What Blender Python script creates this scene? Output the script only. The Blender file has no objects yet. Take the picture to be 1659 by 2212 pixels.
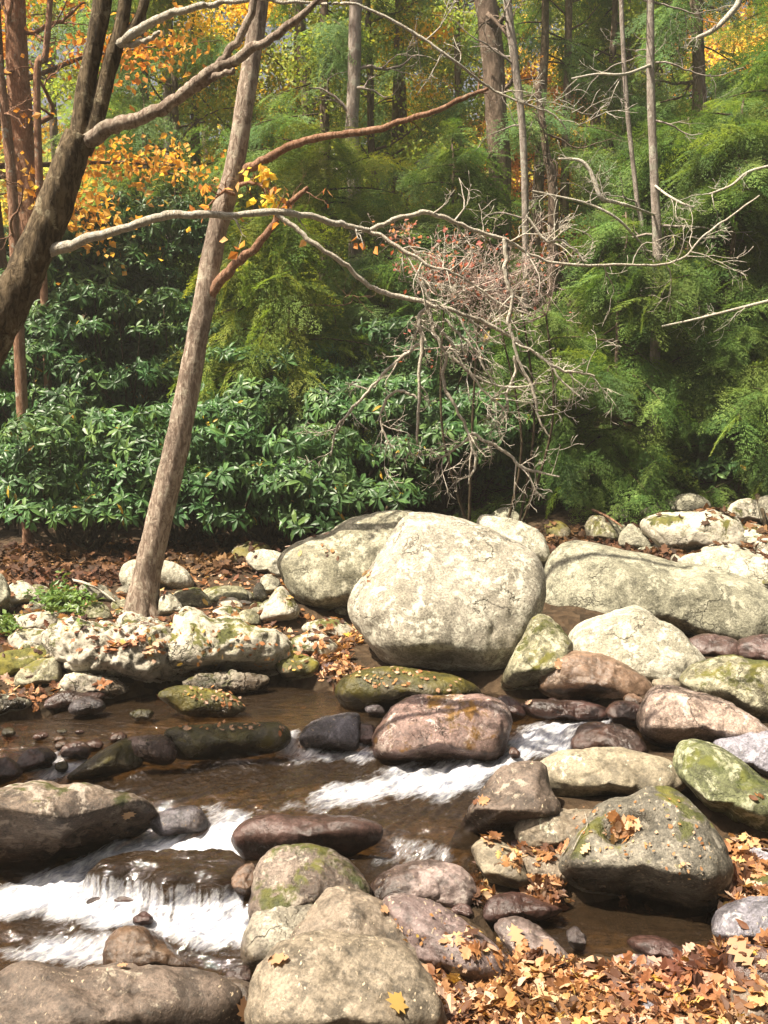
import bpy, bmesh, math, random
import numpy as np
from mathutils import Vector, Matrix
from mathutils.bvhtree import BVHTree
PI = math.pi
rng = np.random.default_rng(7)
random.seed(7)
scn = bpy.context.scene
COL = scn.collection

# ------------------------------------------------------------------ camera
CAMZ = 2.6
HAZE = 0.0016
PITCH = math.radians(8.0)
FPX, CX, CY = 2372.0, 829.5, 1106.0
UPv = np.array([0, math.sin(PITCH), math.cos(PITCH)])
FWv = np.array([0, math.cos(PITCH), -math.sin(PITCH)])
CAMP = np.array([0, 0, CAMZ])
cd = bpy.data.cameras.new('camera')
cam = bpy.data.objects.new('camera', cd)
COL.objects.link(cam)
cam.location = (0, 0, CAMZ)
cam.rotation_euler = (PI / 2 - PITCH, 0, 0)
cd.sensor_fit = 'VERTICAL'
cd.sensor_height = 36
cd.lens = 36 * FPX / 2212
cd.clip_end = 2000
scn.camera = cam

def ray(px, py):
    u, v = (px - CX) / FPX, (CY - py) / FPX
    return np.array([u, 0, 0]) + UPv * v + FWv
def at(px, py, Y):
    d = ray(px, py)
    return CAMP + d * (Y / d[1])
def at_z(px, py, z):
    d = ray(px, py)
    return CAMP + d * ((z - CAMZ) / d[2])
def project(P):
    q = P - CAMP
    f = np.maximum(q @ FWv, 0.05)
    return CX + FPX * q[:, 0] / f, CY - FPX * (q @ UPv) / f

# ------------------------------------------------------------------ noise
_perm = rng.permutation(256)
_perm = np.concatenate([_perm, _perm, _perm])
_g = rng.normal(size=(256, 3))
_g /= np.linalg.norm(_g, axis=1)[:, None]
def perlin(p):
    i = np.floor(p).astype(np.int64)
    f = p - i
    i &= 255
    w = f * f * f * (f * (f * 6 - 15) + 10)
    out = 0
    for dx in (0, 1):
        for dy in (0, 1):
            for dz in (0, 1):
                h = _perm[_perm[_perm[i[:, 0] + dx] + i[:, 1] + dy] + i[:, 2] + dz]
                g = _g[h]
                d = f - np.array([dx, dy, dz])
                wx = w[:, 0] if dx else 1 - w[:, 0]
                wy = w[:, 1] if dy else 1 - w[:, 1]
                wz = w[:, 2] if dz else 1 - w[:, 2]
                out = out + wx * wy * wz * (g * d).sum(1)
    return out * 1.6
def fbm(p, octs=4, gain=0.5):
    s, a = 0, 1.0
    for k in range(octs):
        s = s + a * perlin(p * (2.03 ** k) + 17.3 * k)
        a *= gain
    return s

# ------------------------------------------------------------------ object helpers
def mesh_np(name, V, F, attrs=None, smooth=True):
    """V (n,3); F (m,k) array or a list of such arrays"""
    me = bpy.data.meshes.new(name)
    if not isinstance(F, (list, tuple)):
        F = [F]
    F = [f for f in F if len(f)]
    loops = np.concatenate([f.ravel() for f in F]).astype(np.int32)
    tot = np.concatenate([np.full(len(f), f.shape[1]) for f in F]).astype(np.int32)
    start = np.concatenate([[0], np.cumsum(tot)[:-1]]).astype(np.int32)
    me.vertices.add(len(V))
    me.vertices.foreach_set('co', np.asarray(V, dtype=np.float32).ravel())
    me.loops.add(len(loops))
    me.loops.foreach_set('vertex_index', loops)
    me.polygons.add(len(tot))
    me.polygons.foreach_set('loop_start', start)
    me.polygons.foreach_set('loop_total', tot)
    me.polygons.foreach_set('use_smooth', np.full(len(tot), smooth))
    me.update(calc_edges=True)
    me.validate()
    for k, a in (attrs or {}).items():
        at_ = me.attributes.new(k, 'FLOAT', 'POINT')
        at_.data.foreach_set('value', np.asarray(a, dtype=np.float32))
    return me
def link(name, me, mat=None, parent=None, loc=None):
    o = bpy.data.objects.new(name, me)
    COL.objects.link(o)
    if mat is not None:
        me.materials.clear()
        me.materials.append(mat)
    if parent is not None:
        o.parent = parent
    if loc is not None:
        o.location = loc
    return o
def empty(name, loc):
    o = bpy.data.objects.new(name, None)
    COL.objects.link(o)
    o.location = loc
    o.empty_display_size = 0.1
    return o
def tag(o, label=None, cat=None, group=None, kind=None):
    if label: o['label'] = label
    if cat: o['category'] = cat
    if group: o['group'] = group
    if kind: o['kind'] = kind
    return o

# ------------------------------------------------------------------ materials
class NT:
    def __init__(s, name):
        s.m = bpy.data.materials.new(name)
        s.m.use_nodes = True
        s.t = s.m.node_tree
        s.t.nodes.clear()
        s.out = s.n('ShaderNodeOutputMaterial')
    def n(s, typ, **kw):
        x = s.t.nodes.new(typ)
        for k, v in kw.items():
            setattr(x, k, v)
        return x
    def set(s, node, **kw):
        for k, v in kw.items():
            k = k.replace('_', ' ')
            if isinstance(v, bpy.types.NodeSocket):
                s.t.links.new(v, node.inputs[k])
            else:
                node.inputs[k].default_value = v
        return node
    def l(s, a, b):
        s.t.links.new(a, b)
    def noise(s, vec, scale, detail=6, rough=0.6, dist=0.0, out='Fac'):
        n = s.n('ShaderNodeTexNoise')
        n.inputs['Scale'].default_value = scale
        n.inputs['Detail'].default_value = detail
        n.inputs['Roughness'].default_value = rough
        n.inputs['Distortion'].default_value = dist
        s.l(vec, n.inputs['Vector'])
        return n.outputs[out]
    def vor(s, vec, scale, feature='F1', out='Distance', rnd=1.0):
        n = s.n('ShaderNodeTexVoronoi', feature=feature)
        n.inputs['Scale'].default_value = scale
        n.inputs['Randomness'].default_value = rnd
        s.l(vec, n.inputs['Vector'])
        return n.outputs[out]
    def ramp(s, fac, stops):
        n = s.n('ShaderNodeValToRGB')
        e = n.color_ramp.elements
        while len(e) < len(stops):
            e.new(0.5)
        for k, (p, c) in enumerate(stops):
            e[k].position = p
            if not isinstance(c, (tuple, list)):
                c = (c, c, c)
            e[k].color = (*c[:3], 1)
        s.l(fac, n.inputs['Fac'])
        return n.outputs['Color']
    def mix(s, fac, a, b, mode='MIX'):
        n = s.n('ShaderNodeMix', data_type='RGBA', blend_type=mode)
        for sock, v in ((n.inputs[0], fac), (n.inputs[6], a), (n.inputs[7], b)):
            if isinstance(v, bpy.types.NodeSocket):
                s.l(v, sock)
            elif isinstance(v, (tuple, list)):
                sock.default_value = (*v[:3], 1)
            else:
                sock.default_value = v
        return n.outputs[2]
    def math(s, op, a, b=0.5, c=None, clamp=False):
        n = s.n('ShaderNodeMath', operation=op, use_clamp=clamp)
        for k, v in enumerate((a, b, c)):
            if v is None: continue
            if isinstance(v, bpy.types.NodeSocket):
                s.l(v, n.inputs[k])
            else:
                n.inputs[k].default_value = v
        return n.outputs[0]
    def attr(s, name):
        return s.n('ShaderNodeAttribute', attribute_name=name).outputs['Fac']
    def bump(s, h, strength, dist, normal=None):
        n = s.n('ShaderNodeBump')
        n.inputs['Strength'].default_value = strength
        n.inputs['Distance'].default_value = dist
        s.l(h, n.inputs['Height'])
        if normal is not None:
            s.l(normal, n.inputs['Normal'])
        return n.outputs['Normal']

def rock_mat(name, c1, c2, lichen=0.3, lcol=(0.52, 0.52, 0.40), moss=0.0, rough=0.8, crack=0.5, fleck=0.0,
             moss_col=(0.085, 0.09, 0.02), wet_shade_col=0.22, cscale=1.6, grit=1.0, mott=0.8):
    b = NT(name)
    tc = b.n('ShaderNodeTexCoord')
    oi = b.n('ShaderNodeObjectInfo')
    vm = b.n('ShaderNodeVectorMath', operation='ADD')
    b.l(tc.outputs['Object'], vm.inputs[0])
    sc = b.n('ShaderNodeVectorMath', operation='SCALE')
    cb = b.n('ShaderNodeCombineXYZ')
    for k in range(3): b.l(oi.outputs['Random'], cb.inputs[k])
    b.l(cb.outputs[0], sc.inputs[0]); sc.inputs['Scale'].default_value = 37.0
    b.l(sc.outputs[0], vm.inputs[1])
    v = vm.outputs[0]
    big = b.noise(v, 2.2, 8, 0.6, 0.3)
    med = b.noise(v, 11, 8, 0.68)
    fine = b.noise(v, 70, 5, 0.7)
    col = b.mix(b.ramp(big, [(0.36, 0), (0.62, 1)]), c1, c2)
    dark = tuple(x * 0.42 for x in c1)
    col = b.mix(b.math('MULTIPLY', b.ramp(med, [(0.38, 1), (0.54, 0)]), mott), col, dark)
    # mineral grain
    gr = b.ramp(fine, [(0.34, 0.38), (0.5, 1.0), (0.64, 1.5)])
    spk = b.ramp(b.noise(v, 120, 3, 0.7), [(0.36, 0.45), (0.46, 1.0), (0.6, 1.0), (0.68, 1.4)])
    gr = b.mix(0.6, gr, spk, 'MULTIPLY')
    col = b.mix(0.8 * grit, col, gr, 'MULTIPLY')
    # per rock variation
    hv = b.n('ShaderNodeHueSaturation')
    b.l(col, hv.inputs['Color'])
    b.l(b.math('MULTIPLY_ADD', oi.outputs['Random'], 0.36, 0.82), hv.inputs['Value'])
    b.l(b.math('MULTIPLY_ADD', oi.outputs['Random'], 0.03, 0.485), hv.inputs['Hue'])
    col = hv.outputs[0]
    # pale lichen blotches
    if lichen > 0:
        ln = b.noise(v, 7.5, 9, 0.72, 0.6)
        ln2 = b.noise(v, 26, 6, 0.7, 0.2)
        lm = b.math('ADD', b.math('MULTIPLY', ln, 0.65), b.math('MULTIPLY', ln2, 0.35))
        th = 0.60 - 0.18 * lichen
        lf = b.ramp(lm, [(th - 0.02, 0), (th + 0.035, 1)])
        col = b.mix(b.math('MULTIPLY', lf, 0.85), col, lcol)
        # dark lichen dots
        dd = b.ramp(b.noise(v, 38, 4, 0.6, 0.4), [(0.60, 0), (0.66, 1)])
        col = b.mix(b.math('MULTIPLY', dd, 0.5), col, (0.06, 0.055, 0.045))
    if fleck > 0:
        mp = b.n('ShaderNodeMapping'); b.l(v, mp.inputs['Vector'])
        mp.inputs['Rotation'].default_value = (0.3, 0.6, 0.5); mp.inputs['Scale'].default_value = (1, 0.42, 1)
        fv = b.noise(mp.outputs[0], 62, 2, 0.5, 0.3)
        gate = b.noise(v, 5, 3, 0.5)
        fl = b.math('MULTIPLY', b.ramp(fv, [(0.655, 0), (0.69, 1)]), b.ramp(gate, [(0.5 - fleck * 0.16, 0), (0.58, 1)]))
        col = b.mix(b.math('MULTIPLY', fl, 0.8), col, (0.56, 0.45, 0.31))
    # cracks
    wv = b.n('ShaderNodeVectorMath', operation='ADD')
    nz = b.noise(v, 3.0, 5, 0.6, 0, 'Color')
    b.l(v, wv.inputs[0]); b.l(nz, wv.inputs[1])
    cr = b.vor(wv.outputs[0], cscale, 'DISTANCE_TO_EDGE')
    gate2 = b.ramp(b.noise(v, 1.7, 2, 0.5), [(0.50, 0), (0.56, 1)])
    crk = b.math('MULTIPLY', b.ramp(cr, [(0.0, 1), (0.022, 0)]), gate2)
    crk = b.math('MULTIPLY', crk, crack * 0.6)
    col = b.mix(crk, col, (0.035, 0.03, 0.022))
    geo = b.n('ShaderNodeNewGeometry')
    if moss > 0:
        sx = b.n('ShaderNodeSeparateXYZ'); b.l(geo.outputs['Normal'], sx.inputs[0])
        mm = b.math('ADD', b.noise(v, 5, 7, 0.7, 0.4), b.math('MULTIPLY', sx.outputs[2], 0.10))
        th = 0.66 - 0.26 * moss
        mf = b.ramp(mm, [(th - 0.03, 0), (th + 0.04, 1)])
        mcol = b.mix(b.ramp(b.noise(v, 45, 5, 0.75), [(0.35, 0), (0.65, 1)]), tuple(x * 0.35 for x in moss_col), moss_col)
        mcol = b.mix(b.ramp(b.noise(v, 6, 3, 0.6), [(0.45, 0), (0.65, 1)]), mcol, (moss_col[0] * 1.5, moss_col[1] * 1.3, moss_col[2]))
        col = b.mix(mf, col, mcol)
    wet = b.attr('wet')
    colw = b.mix(1.0, col, (wet_shade_col, wet_shade_col * 0.80, wet_shade_col * 0.66), 'MULTIPLY')  # wet tint, darkened further to paint shade on the undersides
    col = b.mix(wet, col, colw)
    p = b.n('ShaderNodeBsdfPrincipled')
    b.l(col, p.inputs['Base Color'])
    b.l(b.math('MULTIPLY_ADD', wet, 0.22 - rough, rough, clamp=True), p.inputs['Roughness'])
    p.inputs['Specular IOR Level'].default_value = 0.4
    h = b.math('ADD', b.math('MULTIPLY', med, 0.9), b.math('MULTIPLY', fine, 0.28))
    h = b.math('SUBTRACT', h, b.math('MULTIPLY', crk, 0.9))
    nrm = b.bump(h, 0.95 * grit, 0.022)
    nrm = b.bump(b.noise(v, 240, 3, 0.6), 0.5 * grit, 0.003, nrm)
    b.l(nrm, p.inputs['Normal'])
    b.l(p.outputs[0], b.out.inputs[0])
    return b.m

def leaf_mat(name, stops, trans=0.35, rough=0.45, spec=0.5, hue_noise=0.0):
    b = NT(name)
    t = b.attr('tint')
    col = b.ramp(t, stops)
    g = b.n('ShaderNodeNewGeometry')
    sep = b.noise(g.outputs['Position'], 1.4, 3, 0.6)
    hv = b.n('ShaderNodeHueSaturation')
    b.l(col, hv.inputs['Color'])
    b.l(b.math('MULTIPLY_ADD', sep, 0.08, 0.46), hv.inputs['Hue'])
    b.l(b.math('MULTIPLY_ADD', sep, 0.9, 0.55), hv.inputs['Value'])
    col = hv.outputs[0]
    p = b.n('ShaderNodeBsdfPrincipled')
    b.l(col, p.inputs['Base Color'])
    p.inputs['Roughness'].default_value = rough
    p.inputs['Specular IOR Level'].default_value = spec
    tr = b.n('ShaderNodeBsdfTranslucent')
    b.l(b.mix(1.0, col, (1.6, 1.45, 0.7), 'MULTIPLY'), tr.inputs['Color'])
    mx = b.n('ShaderNodeMixShader')
    mx.inputs[0].default_value = trans
    b.l(p.outputs[0], mx.inputs[1]); b.l(tr.outputs[0], mx.inputs[2])
    b.l(mx.outputs[0], b.out.inputs[0])
    return b.m

def bark_mat(name, c1, c2, lichen=0.3, lcol=(0.42, 0.42, 0.34), scale=1.0, bump=0.8):
    b = NT(name)
    tc = b.n('ShaderNodeTexCoord')
    mp = b.n('ShaderNodeMapping'); b.l(tc.outputs['Object'], mp.inputs['Vector'])
    mp.inputs['Scale'].default_value = (1, 1, 0.3)
    v = mp.outputs[0]
    n1 = b.noise(v, 34 * scale, 8, 0.7, 0.8)
    n2 = b.noise(tc.outputs['Object'], 9 * scale, 6, 0.7)
    col = b.mix(b.ramp(n1, [(0.42, 0), (0.58, 1)]), c1, c2)
    lf = b.ramp(n2, [(0.62 - lichen * 0.2, 0), (0.67 - lichen * 0.2, 1)])
    col = b.mix(b.math('MULTIPLY', lf, 0.7), col, lcol)
    col = b.mix(b.ramp(b.noise(tc.outputs['Object'], 3, 3, 0.6), [(0.35, 0.5 if c1[0] < .4 else .1), (0.5, 0)]), col, tuple(x * 0.5 for x in c1))
    p = b.n('ShaderNodeBsdfPrincipled')
    b.l(col, p.inputs['Base Color'])
    p.inputs['Roughness'].default_value = 0.9
    p.inputs['Specular IOR Level'].default_value = 0.2
    b.l(b.bump(b.math('ADD', n1, b.math('MULTIPLY', n2, 0.5)), 1.0, 0.035), p.inputs['Normal'])
    b.l(p.outputs[0], b.out.inputs[0])
    return b.m

M = {}
M['granite'] = rock_mat('lichened_granite', (0.15, 0.14, 0.10), (0.25, 0.235, 0.175), lichen=0.35, lcol=(0.36, 0.345, 0.26), crack=0.9)
M['whitish'] = rock_mat('pale_granite', (0.28, 0.26, 0.195), (0.41, 0.38, 0.30), lichen=0.4, lcol=(0.51, 0.485, 0.395), crack=0.85, mott=0.5)
M['crumbly'] = rock_mat('crumbly_lichen_rock', (0.24, 0.22, 0.15), (0.42, 0.39, 0.30), lichen=0.75, lcol=(0.46, 0.42, 0.34), crack=1.0, moss=0.16, grit=1.2)
M['olive'] = rock_mat('olive_boulder', (0.14, 0.13, 0.075), (0.27, 0.25, 0.165), lichen=0.4, lcol=(0.40, 0.38, 0.27), crack=0.6, moss=0.2)
M['river'] = rock_mat('river_stone_brown', (0.09, 0.068, 0.048), (0.215, 0.17, 0.13), lichen=0.1, lcol=(0.33, 0.28, 0.22), crack=0.25, rough=0.6, fleck=0.5, grit=0.8)
M['dome'] = rock_mat('flecked_grey_stone', (0.075, 0.066, 0.052), (0.17, 0.15, 0.122), lichen=0.22, lcol=(0.31, 0.28, 0.23), crack=0.3, rough=0.6, fleck=1.0, moss=0.06)
M['purple'] = rock_mat('river_stone_purple', (0.11, 0.08, 0.075), (0.25, 0.185, 0.175), lichen=0.1, lcol=(0.38, 0.33, 0.30), crack=0.15, rough=0.38, fleck=0.5, grit=0.7)
M['tanrock'] = rock_mat('smooth_tan_stone', (0.17, 0.14, 0.095), (0.31, 0.265, 0.19), lichen=0.1, crack=0.1, rough=0.65, grit=0.7)
M['pink'] = rock_mat('pink_scored_stone', (0.20, 0.135, 0.11), (0.32, 0.235, 0.20), lichen=0.25, lcol=(0.50, 0.42, 0.38), crack=0.9, rough=0.55, fleck=0.2)
M['greenrock'] = rock_mat('green_streaked_rock', (0.075, 0.08, 0.035), (0.19, 0.20, 0.10), lichen=0.42, lcol=(0.36, 0.36, 0.24), crack=0.35, moss=0.2, moss_col=(0.07, 0.085, 0.02))
M['leftb'] = rock_mat('dark_topped_boulder_rock', (0.085, 0.06, 0.045), (0.24, 0.185, 0.14), lichen=0.45, lcol=(0.42, 0.36, 0.30), crack=0.6, moss=0.1, rough=0.7)
M['scored'] = rock_mat('scored_pink_rock', (0.22, 0.14, 0.11), (0.36, 0.26, 0.22), lichen=0.25, lcol=(0.52, 0.43, 0.39), crack=1.7, rough=0.5, fleck=0.2, cscale=7.0, moss=0.16, moss_col=(0.15, 0.08, 0.012))
M['paleolive'] = rock_mat('pale_olive_granite', (0.17, 0.16, 0.105), (0.28, 0.265, 0.19), lichen=0.4, lcol=(0.38, 0.36, 0.27), crack=0.7)
M['rivermoss'] = rock_mat('river_stone_with_moss', (0.12, 0.09, 0.065), (0.26, 0.21, 0.165), lichen=0.3, lcol=(0.42, 0.37, 0.30), crack=0.3, rough=0.6, fleck=0.3, moss=0.22, moss_col=(0.08, 0.09, 0.02))
M['wet'] = rock_mat('wet_dark_stone', (0.045, 0.028, 0.024), (0.10, 0.06, 0.055), lichen=0, crack=0.3, rough=0.22, grit=0.7, wet_shade_col=0.6)
M['brownwet'] = rock_mat('damp_brown_stone', (0.13, 0.075, 0.05), (0.24, 0.15, 0.11), lichen=0.15, lcol=(0.40, 0.31, 0.24), crack=0.2, rough=0.35, grit=0.7)
M['slate'] = rock_mat('damp_grey_stone', (0.14, 0.13, 0.15), (0.26, 0.25, 0.29), lichen=0.2, lcol=(0.40, 0.38, 0.40), crack=0.3, rough=0.4, fleck=0.4)
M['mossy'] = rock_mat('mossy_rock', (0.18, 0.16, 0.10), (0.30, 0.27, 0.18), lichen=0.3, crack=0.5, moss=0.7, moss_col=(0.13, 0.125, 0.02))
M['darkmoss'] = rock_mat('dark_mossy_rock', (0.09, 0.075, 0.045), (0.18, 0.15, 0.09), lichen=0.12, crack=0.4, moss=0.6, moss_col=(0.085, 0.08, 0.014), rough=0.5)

M['rhodo'] = leaf_mat('rhododendron_leaf', [(0.0, (0.022, 0.055, 0.018)), (0.45, (0.05, 0.115, 0.035)), (0.7, (0.085, 0.17, 0.045)), (0.93, (0.15, 0.24, 0.06)), (0.965, (0.40, 0.28, 0.03)), (1.0, (0.45, 0.25, 0.04))], trans=0.25, rough=0.42, spec=0.35)
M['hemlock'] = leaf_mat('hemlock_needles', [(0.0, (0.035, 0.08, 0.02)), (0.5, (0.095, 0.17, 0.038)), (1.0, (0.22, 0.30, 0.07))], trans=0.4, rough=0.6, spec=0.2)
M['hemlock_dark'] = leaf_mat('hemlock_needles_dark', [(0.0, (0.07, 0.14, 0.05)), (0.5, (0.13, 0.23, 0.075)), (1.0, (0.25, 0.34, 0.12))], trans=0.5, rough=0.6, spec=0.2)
M['hemlock_yellow_lit'] = leaf_mat('hemlock_needles_yellow_lit', [(0.0, (0.06, 0.12, 0.025)), (0.5, (0.16, 0.23, 0.04)), (1.0, (0.33, 0.36, 0.07))], trans=0.45, rough=0.6, spec=0.2)  # brighter yellow copy of the needles, sunlight put into the colour
M['yellow'] = leaf_mat('yellow_leaves', [(0.0, (0.58, 0.38, 0.05)), (0.5, (0.78, 0.58, 0.11)), (1.0, (0.66, 0.62, 0.17))], trans=0.5, rough=0.6, spec=0.2)
M['orange'] = leaf_mat('orange_leaves', [(0.0, (0.48, 0.19, 0.05)), (0.5, (0.62, 0.33, 0.08)), (1.0, (0.68, 0.46, 0.12))], trans=0.45, rough=0.6, spec=0.2)
M['lime'] = leaf_mat('yellow_green_leaves', [(0.0, (0.13, 0.21, 0.04)), (0.5, (0.26, 0.33, 0.07)), (1.0, (0.50, 0.49, 0.11))], trans=0.45, rough=0.6, spec=0.2)
M['red'] = leaf_mat('red_leaves', [(0.0, (0.28, 0.065, 0.05)), (0.5, (0.45, 0.16, 0.12)), (1.0, (0.52, 0.28, 0.2))], trans=0.4, rough=0.6, spec=0.2)
M['rust'] = leaf_mat('rust_leaves', [(0.0, (0.42, 0.13, 0.04)), (0.5, (0.60, 0.27, 0.09)), (1.0, (0.68, 0.42, 0.18))], trans=0.4, rough=0.6, spec=0.2)
M['litter'] = leaf_mat('fallen_leaf_litter', [(0.0, (0.05, 0.024, 0.016)), (0.25, (0.16, 0.065, 0.028)), (0.5, (0.33, 0.145, 0.055)), (0.72, (0.40, 0.225, 0.12)), (0.9, (0.46, 0.32, 0.24)), (1.0, (0.48, 0.30, 0.05))], trans=0.22, rough=0.6, spec=0.3)
M['litter_shade'] = leaf_mat('shade_toned_leaf_litter', [(0.0, (0.03, 0.017, 0.010)), (0.5, (0.075, 0.036, 0.018)), (0.85, (0.13, 0.06, 0.026)), (1.0, (0.26, 0.15, 0.08))], trans=0.15, rough=0.7, spec=0.2)  # darker copy of the litter, bank shade put into the colour
M['fern'] = leaf_mat('small_green_plants', [(0.0, (0.07, 0.14, 0.03)), (1.0, (0.18, 0.28, 0.07))], trans=0.3)
M['bark'] = bark_mat('leaning_tree_bark', (0.19, 0.135, 0.10), (0.44, 0.355, 0.28), lichen=0.35, lcol=(0.50, 0.44, 0.34))
M['bark_dark'] = bark_mat('dark_bark', (0.035, 0.024, 0.014), (0.11, 0.08, 0.045), lichen=0.12, lcol=(0.24, 0.21, 0.12))
M['bark_fork'] = bark_mat('forked_tree_bark', (0.06, 0.042, 0.024), (0.19, 0.14, 0.085), lichen=0.2, lcol=(0.34, 0.29, 0.19))
M['bark_pale'] = bark_mat('pale_branch_bark', (0.46, 0.40, 0.31), (0.70, 0.65, 0.54), lichen=0.5, lcol=(0.60, 0.58, 0.52), scale=2.2)
M['bark_twig'] = bark_mat('cream_twig_bark', (0.60, 0.52, 0.41), (0.80, 0.73, 0.60), lichen=0.3, lcol=(0.8, 0.78, 0.7), scale=3)
M['bark_red'] = bark_mat('reddish_bark', (0.20, 0.10, 0.055), (0.34, 0.20, 0.13), lichen=0.1)
M['bark_far'] = bark_mat('far_trunk_bark', (0.10, 0.07, 0.05), (0.21, 0.155, 0.115), lichen=0.05, scale=0.6)
M['bark_grey'] = bark_mat('grey_trunk_bark', (0.22, 0.18, 0.15), (0.36, 0.31, 0.27), lichen=0.3, scale=0.6)
M['twig'] = bark_mat('pinkish_twigs', (0.50, 0.36, 0.30), (0.76, 0.62, 0.54), lichen=0.2, scale=2)

# ------------------------------------------------------------------ surface levels of creek and banks
ZS = 0.55
LV = [  # px, py, z, wet
 (-200,2212,-.12,1),(0,2212,-.12,1),(300,2150,-.12,1),(550,2120,-.1,1),(800,2200,-.05,0),(1000,2212,.0,0),(1300,2212,.02,0),(1659,2212,.08,0),(1850,2212,.1,0),
 (1000,2150,.02,0),(1150,2120,.04,0),(1300,2090,.06,0),(1450,2090,.07,0),(1600,2080,.1,0),(1800,2050,.14,0),
 (1110,1965,.04,1),(1170,1975,.03,1),(1250,1980,.03,1),(1330,2000,.03,1),(1420,1990,.03,1),(1500,2000,.04,1),(1400,2040,.03,1),(1290,2035,.03,1),(1180,2010,.03,1),(1470,1960,.04,1),
 (1580,1900,.16,0),(1640,1850,.2,0),(1600,1960,.14,0),(1050,1940,.1,0),(1160,1910,.14,0),(1080,1870,.14,0),(1000,1960,.08,0),
 (-200,1960,.0,1),(0,1960,.0,1),(100,1985,-.04,1),(200,1980,0,1),(300,2000,-.02,1),(420,2010,0,1),(500,1990,.02,1),(500,2040,-.03,1),(400,2080,-.08,1),(0,2050,-.1,1),(200,2060,-.09,1),(480,2100,-.1,1),(100,2030,-.07,1),
 (180,1925,.06,1),(240,1880,.16,1),(330,1870,.18,1),(430,1860,.2,1),(500,1870,.2,1),(420,1950,.07,1),(280,1940,.05,1),(520,1930,.1,1),(100,1915,.03,1),(150,1890,.08,1),
 (380,1900,.17,1),(480,1900,.17,1),
 (480,1810,.25,1),(520,1765,.30,1),(400,1820,.22,1),(340,1790,.2,1),(540,1820,.22,1),(500,1745,.36,1),(440,1745,.36,1),
 (150,1690,.38,1),(250,1700,.38,1),(380,1700,.38,1),(500,1715,.38,1),(600,1725,.37,1),(700,1700,.38,1),(800,1740,.37,1),(900,1700,.38,1),(1000,1720,.38,1),(950,1770,.35,1),(850,1760,.36,1),
 (600,1660,.38,1),(400,1665,.38,1),(750,1650,.38,1),(900,1655,.38,1),(70,1675,.4,1),(500,1680,.38,1),(1040,1690,.39,1),
 (800,1830,.24,1),(880,1850,.18,1),(960,1860,.16,1),(830,1870,.16,1),(960,1810,.28,1),(900,1810,.3,1),(1000,1860,.15,1),
 (1080,1650,.42,1),(1110,1625,.47,1),(1150,1600,.54,1),(1170,1570,.62,1),(1250,1560,.64,1),(1330,1545,.68,1),(1200,1525,.68,1),(1120,1520,.66,1),(1260,1590,.58,1),(1200,1610,.5,1),
 (-200,1560,.6,1),(30,1560,.6,1),(150,1560,.6,1),(300,1560,.6,1),(450,1550,.6,1),(600,1555,.6,1),(700,1545,.6,1),(600,1510,.6,1),(620,1490,.6,1),(700,1490,.6,1),(300,1520,.6,1),(180,1530,.6,1),(50,1590,.58,1),(200,1590,.58,1),(780,1560,.6,1),(550,1575,.6,1),(350,1590,.59,1),(500,1500,.6,1),(640,1572,.6,1),(660,1530,.6,1),
 (633,1622,.4,1),(750,1625,.4,1),(100,1645,.44,1),(200,1630,.45,1),
 (0,1510,.66,0),(60,1500,.7,0),(120,1480,.72,0),(0,1440,.8,0),(0,1350,.9,0),(200,1465,.74,0),(250,1440,.8,0),(300,1400,.88,0),(300,1330,.95,0),(150,1290,1.0,0),(450,1330,.95,0),(600,1300,1.0,0),(600,1400,.8,0),(690,1440,.68,0),(740,1420,.72,0),(770,1400,.72,0),(730,1455,.66,0),
 (150,1230,1.1,0),(400,1210,1.12,0),(650,1200,1.12,0),(-200,1230,1.1,0),(-200,1400,.9,0),(900,1400,.7,0),(900,1300,.8,0),(1100,1460,.68,0),(1060,1500,.64,1),(1000,1520,.62,1),
 (1000,1150,1.15,0),(1200,1150,1.2,0),(1400,1200,1.1,0),(1600,1150,1.4,0),(1250,1300,.9,0),(1500,1400,.55,0),(1620,1400,.5,0),(1560,1420,.5,0),(1700,1400,.5,0),(1659,1500,.75,0),(1400,1500,.72,0),(1600,1600,.62,0),(1400,1650,.5,0),(1659,1750,.4,0),(1300,1750,.38,0),(1150,1740,.36,0),(1250,1850,.2,0),(1850,1500,.9,0),(1850,1750,.5,0),(1850,1200,1.4,0),
]
_pts = np.array([at_z(px, py, z * ZS) for px, py, z, w in LV])
_wet = np.array([w for *_, w in LV], float)
def level(x, y):
    """creek / bank level and wetness"""
    x = np.atleast_1d(np.asarray(x, float)); y = np.atleast_1d(np.asarray(y, float))
    sx, sy = x.shape, None
    x, y = x.ravel(), y.ravel()
    S = np.zeros_like(x); Wt = np.zeros_like(x)
    for a in range(0, len(x), 40000):
        b = slice(a, a + 40000)
        sc = np.maximum(_pts[:, 1], 3) / 6
        d2 = ((x[b, None] - _pts[None, :, 0]) / sc) ** 2 + ((y[b, None] - _pts[None, :, 1]) / sc) ** 2
        w = 1 / (d2 + 0.004) ** 2.3
        ws = w.sum(1)
        S[b] = (w * _pts[None, :, 2]).sum(1) / ws
        Wt[b] = (w * _wet[None]).sum(1) / ws
    far = np.clip((y - 11.5) / 3, 0, 1)
    far = far * far * (3 - 2 * far)
    slope = 0.62 + np.maximum(y - 12, 0) * 0.13 + np.maximum(x, 0) * 0.05
    slope = np.minimum(slope, 13 + 0 * x)
    return (S * (1 - far) + slope * far).reshape(sx), (Wt * (1 - far)).reshape(sx)
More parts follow.
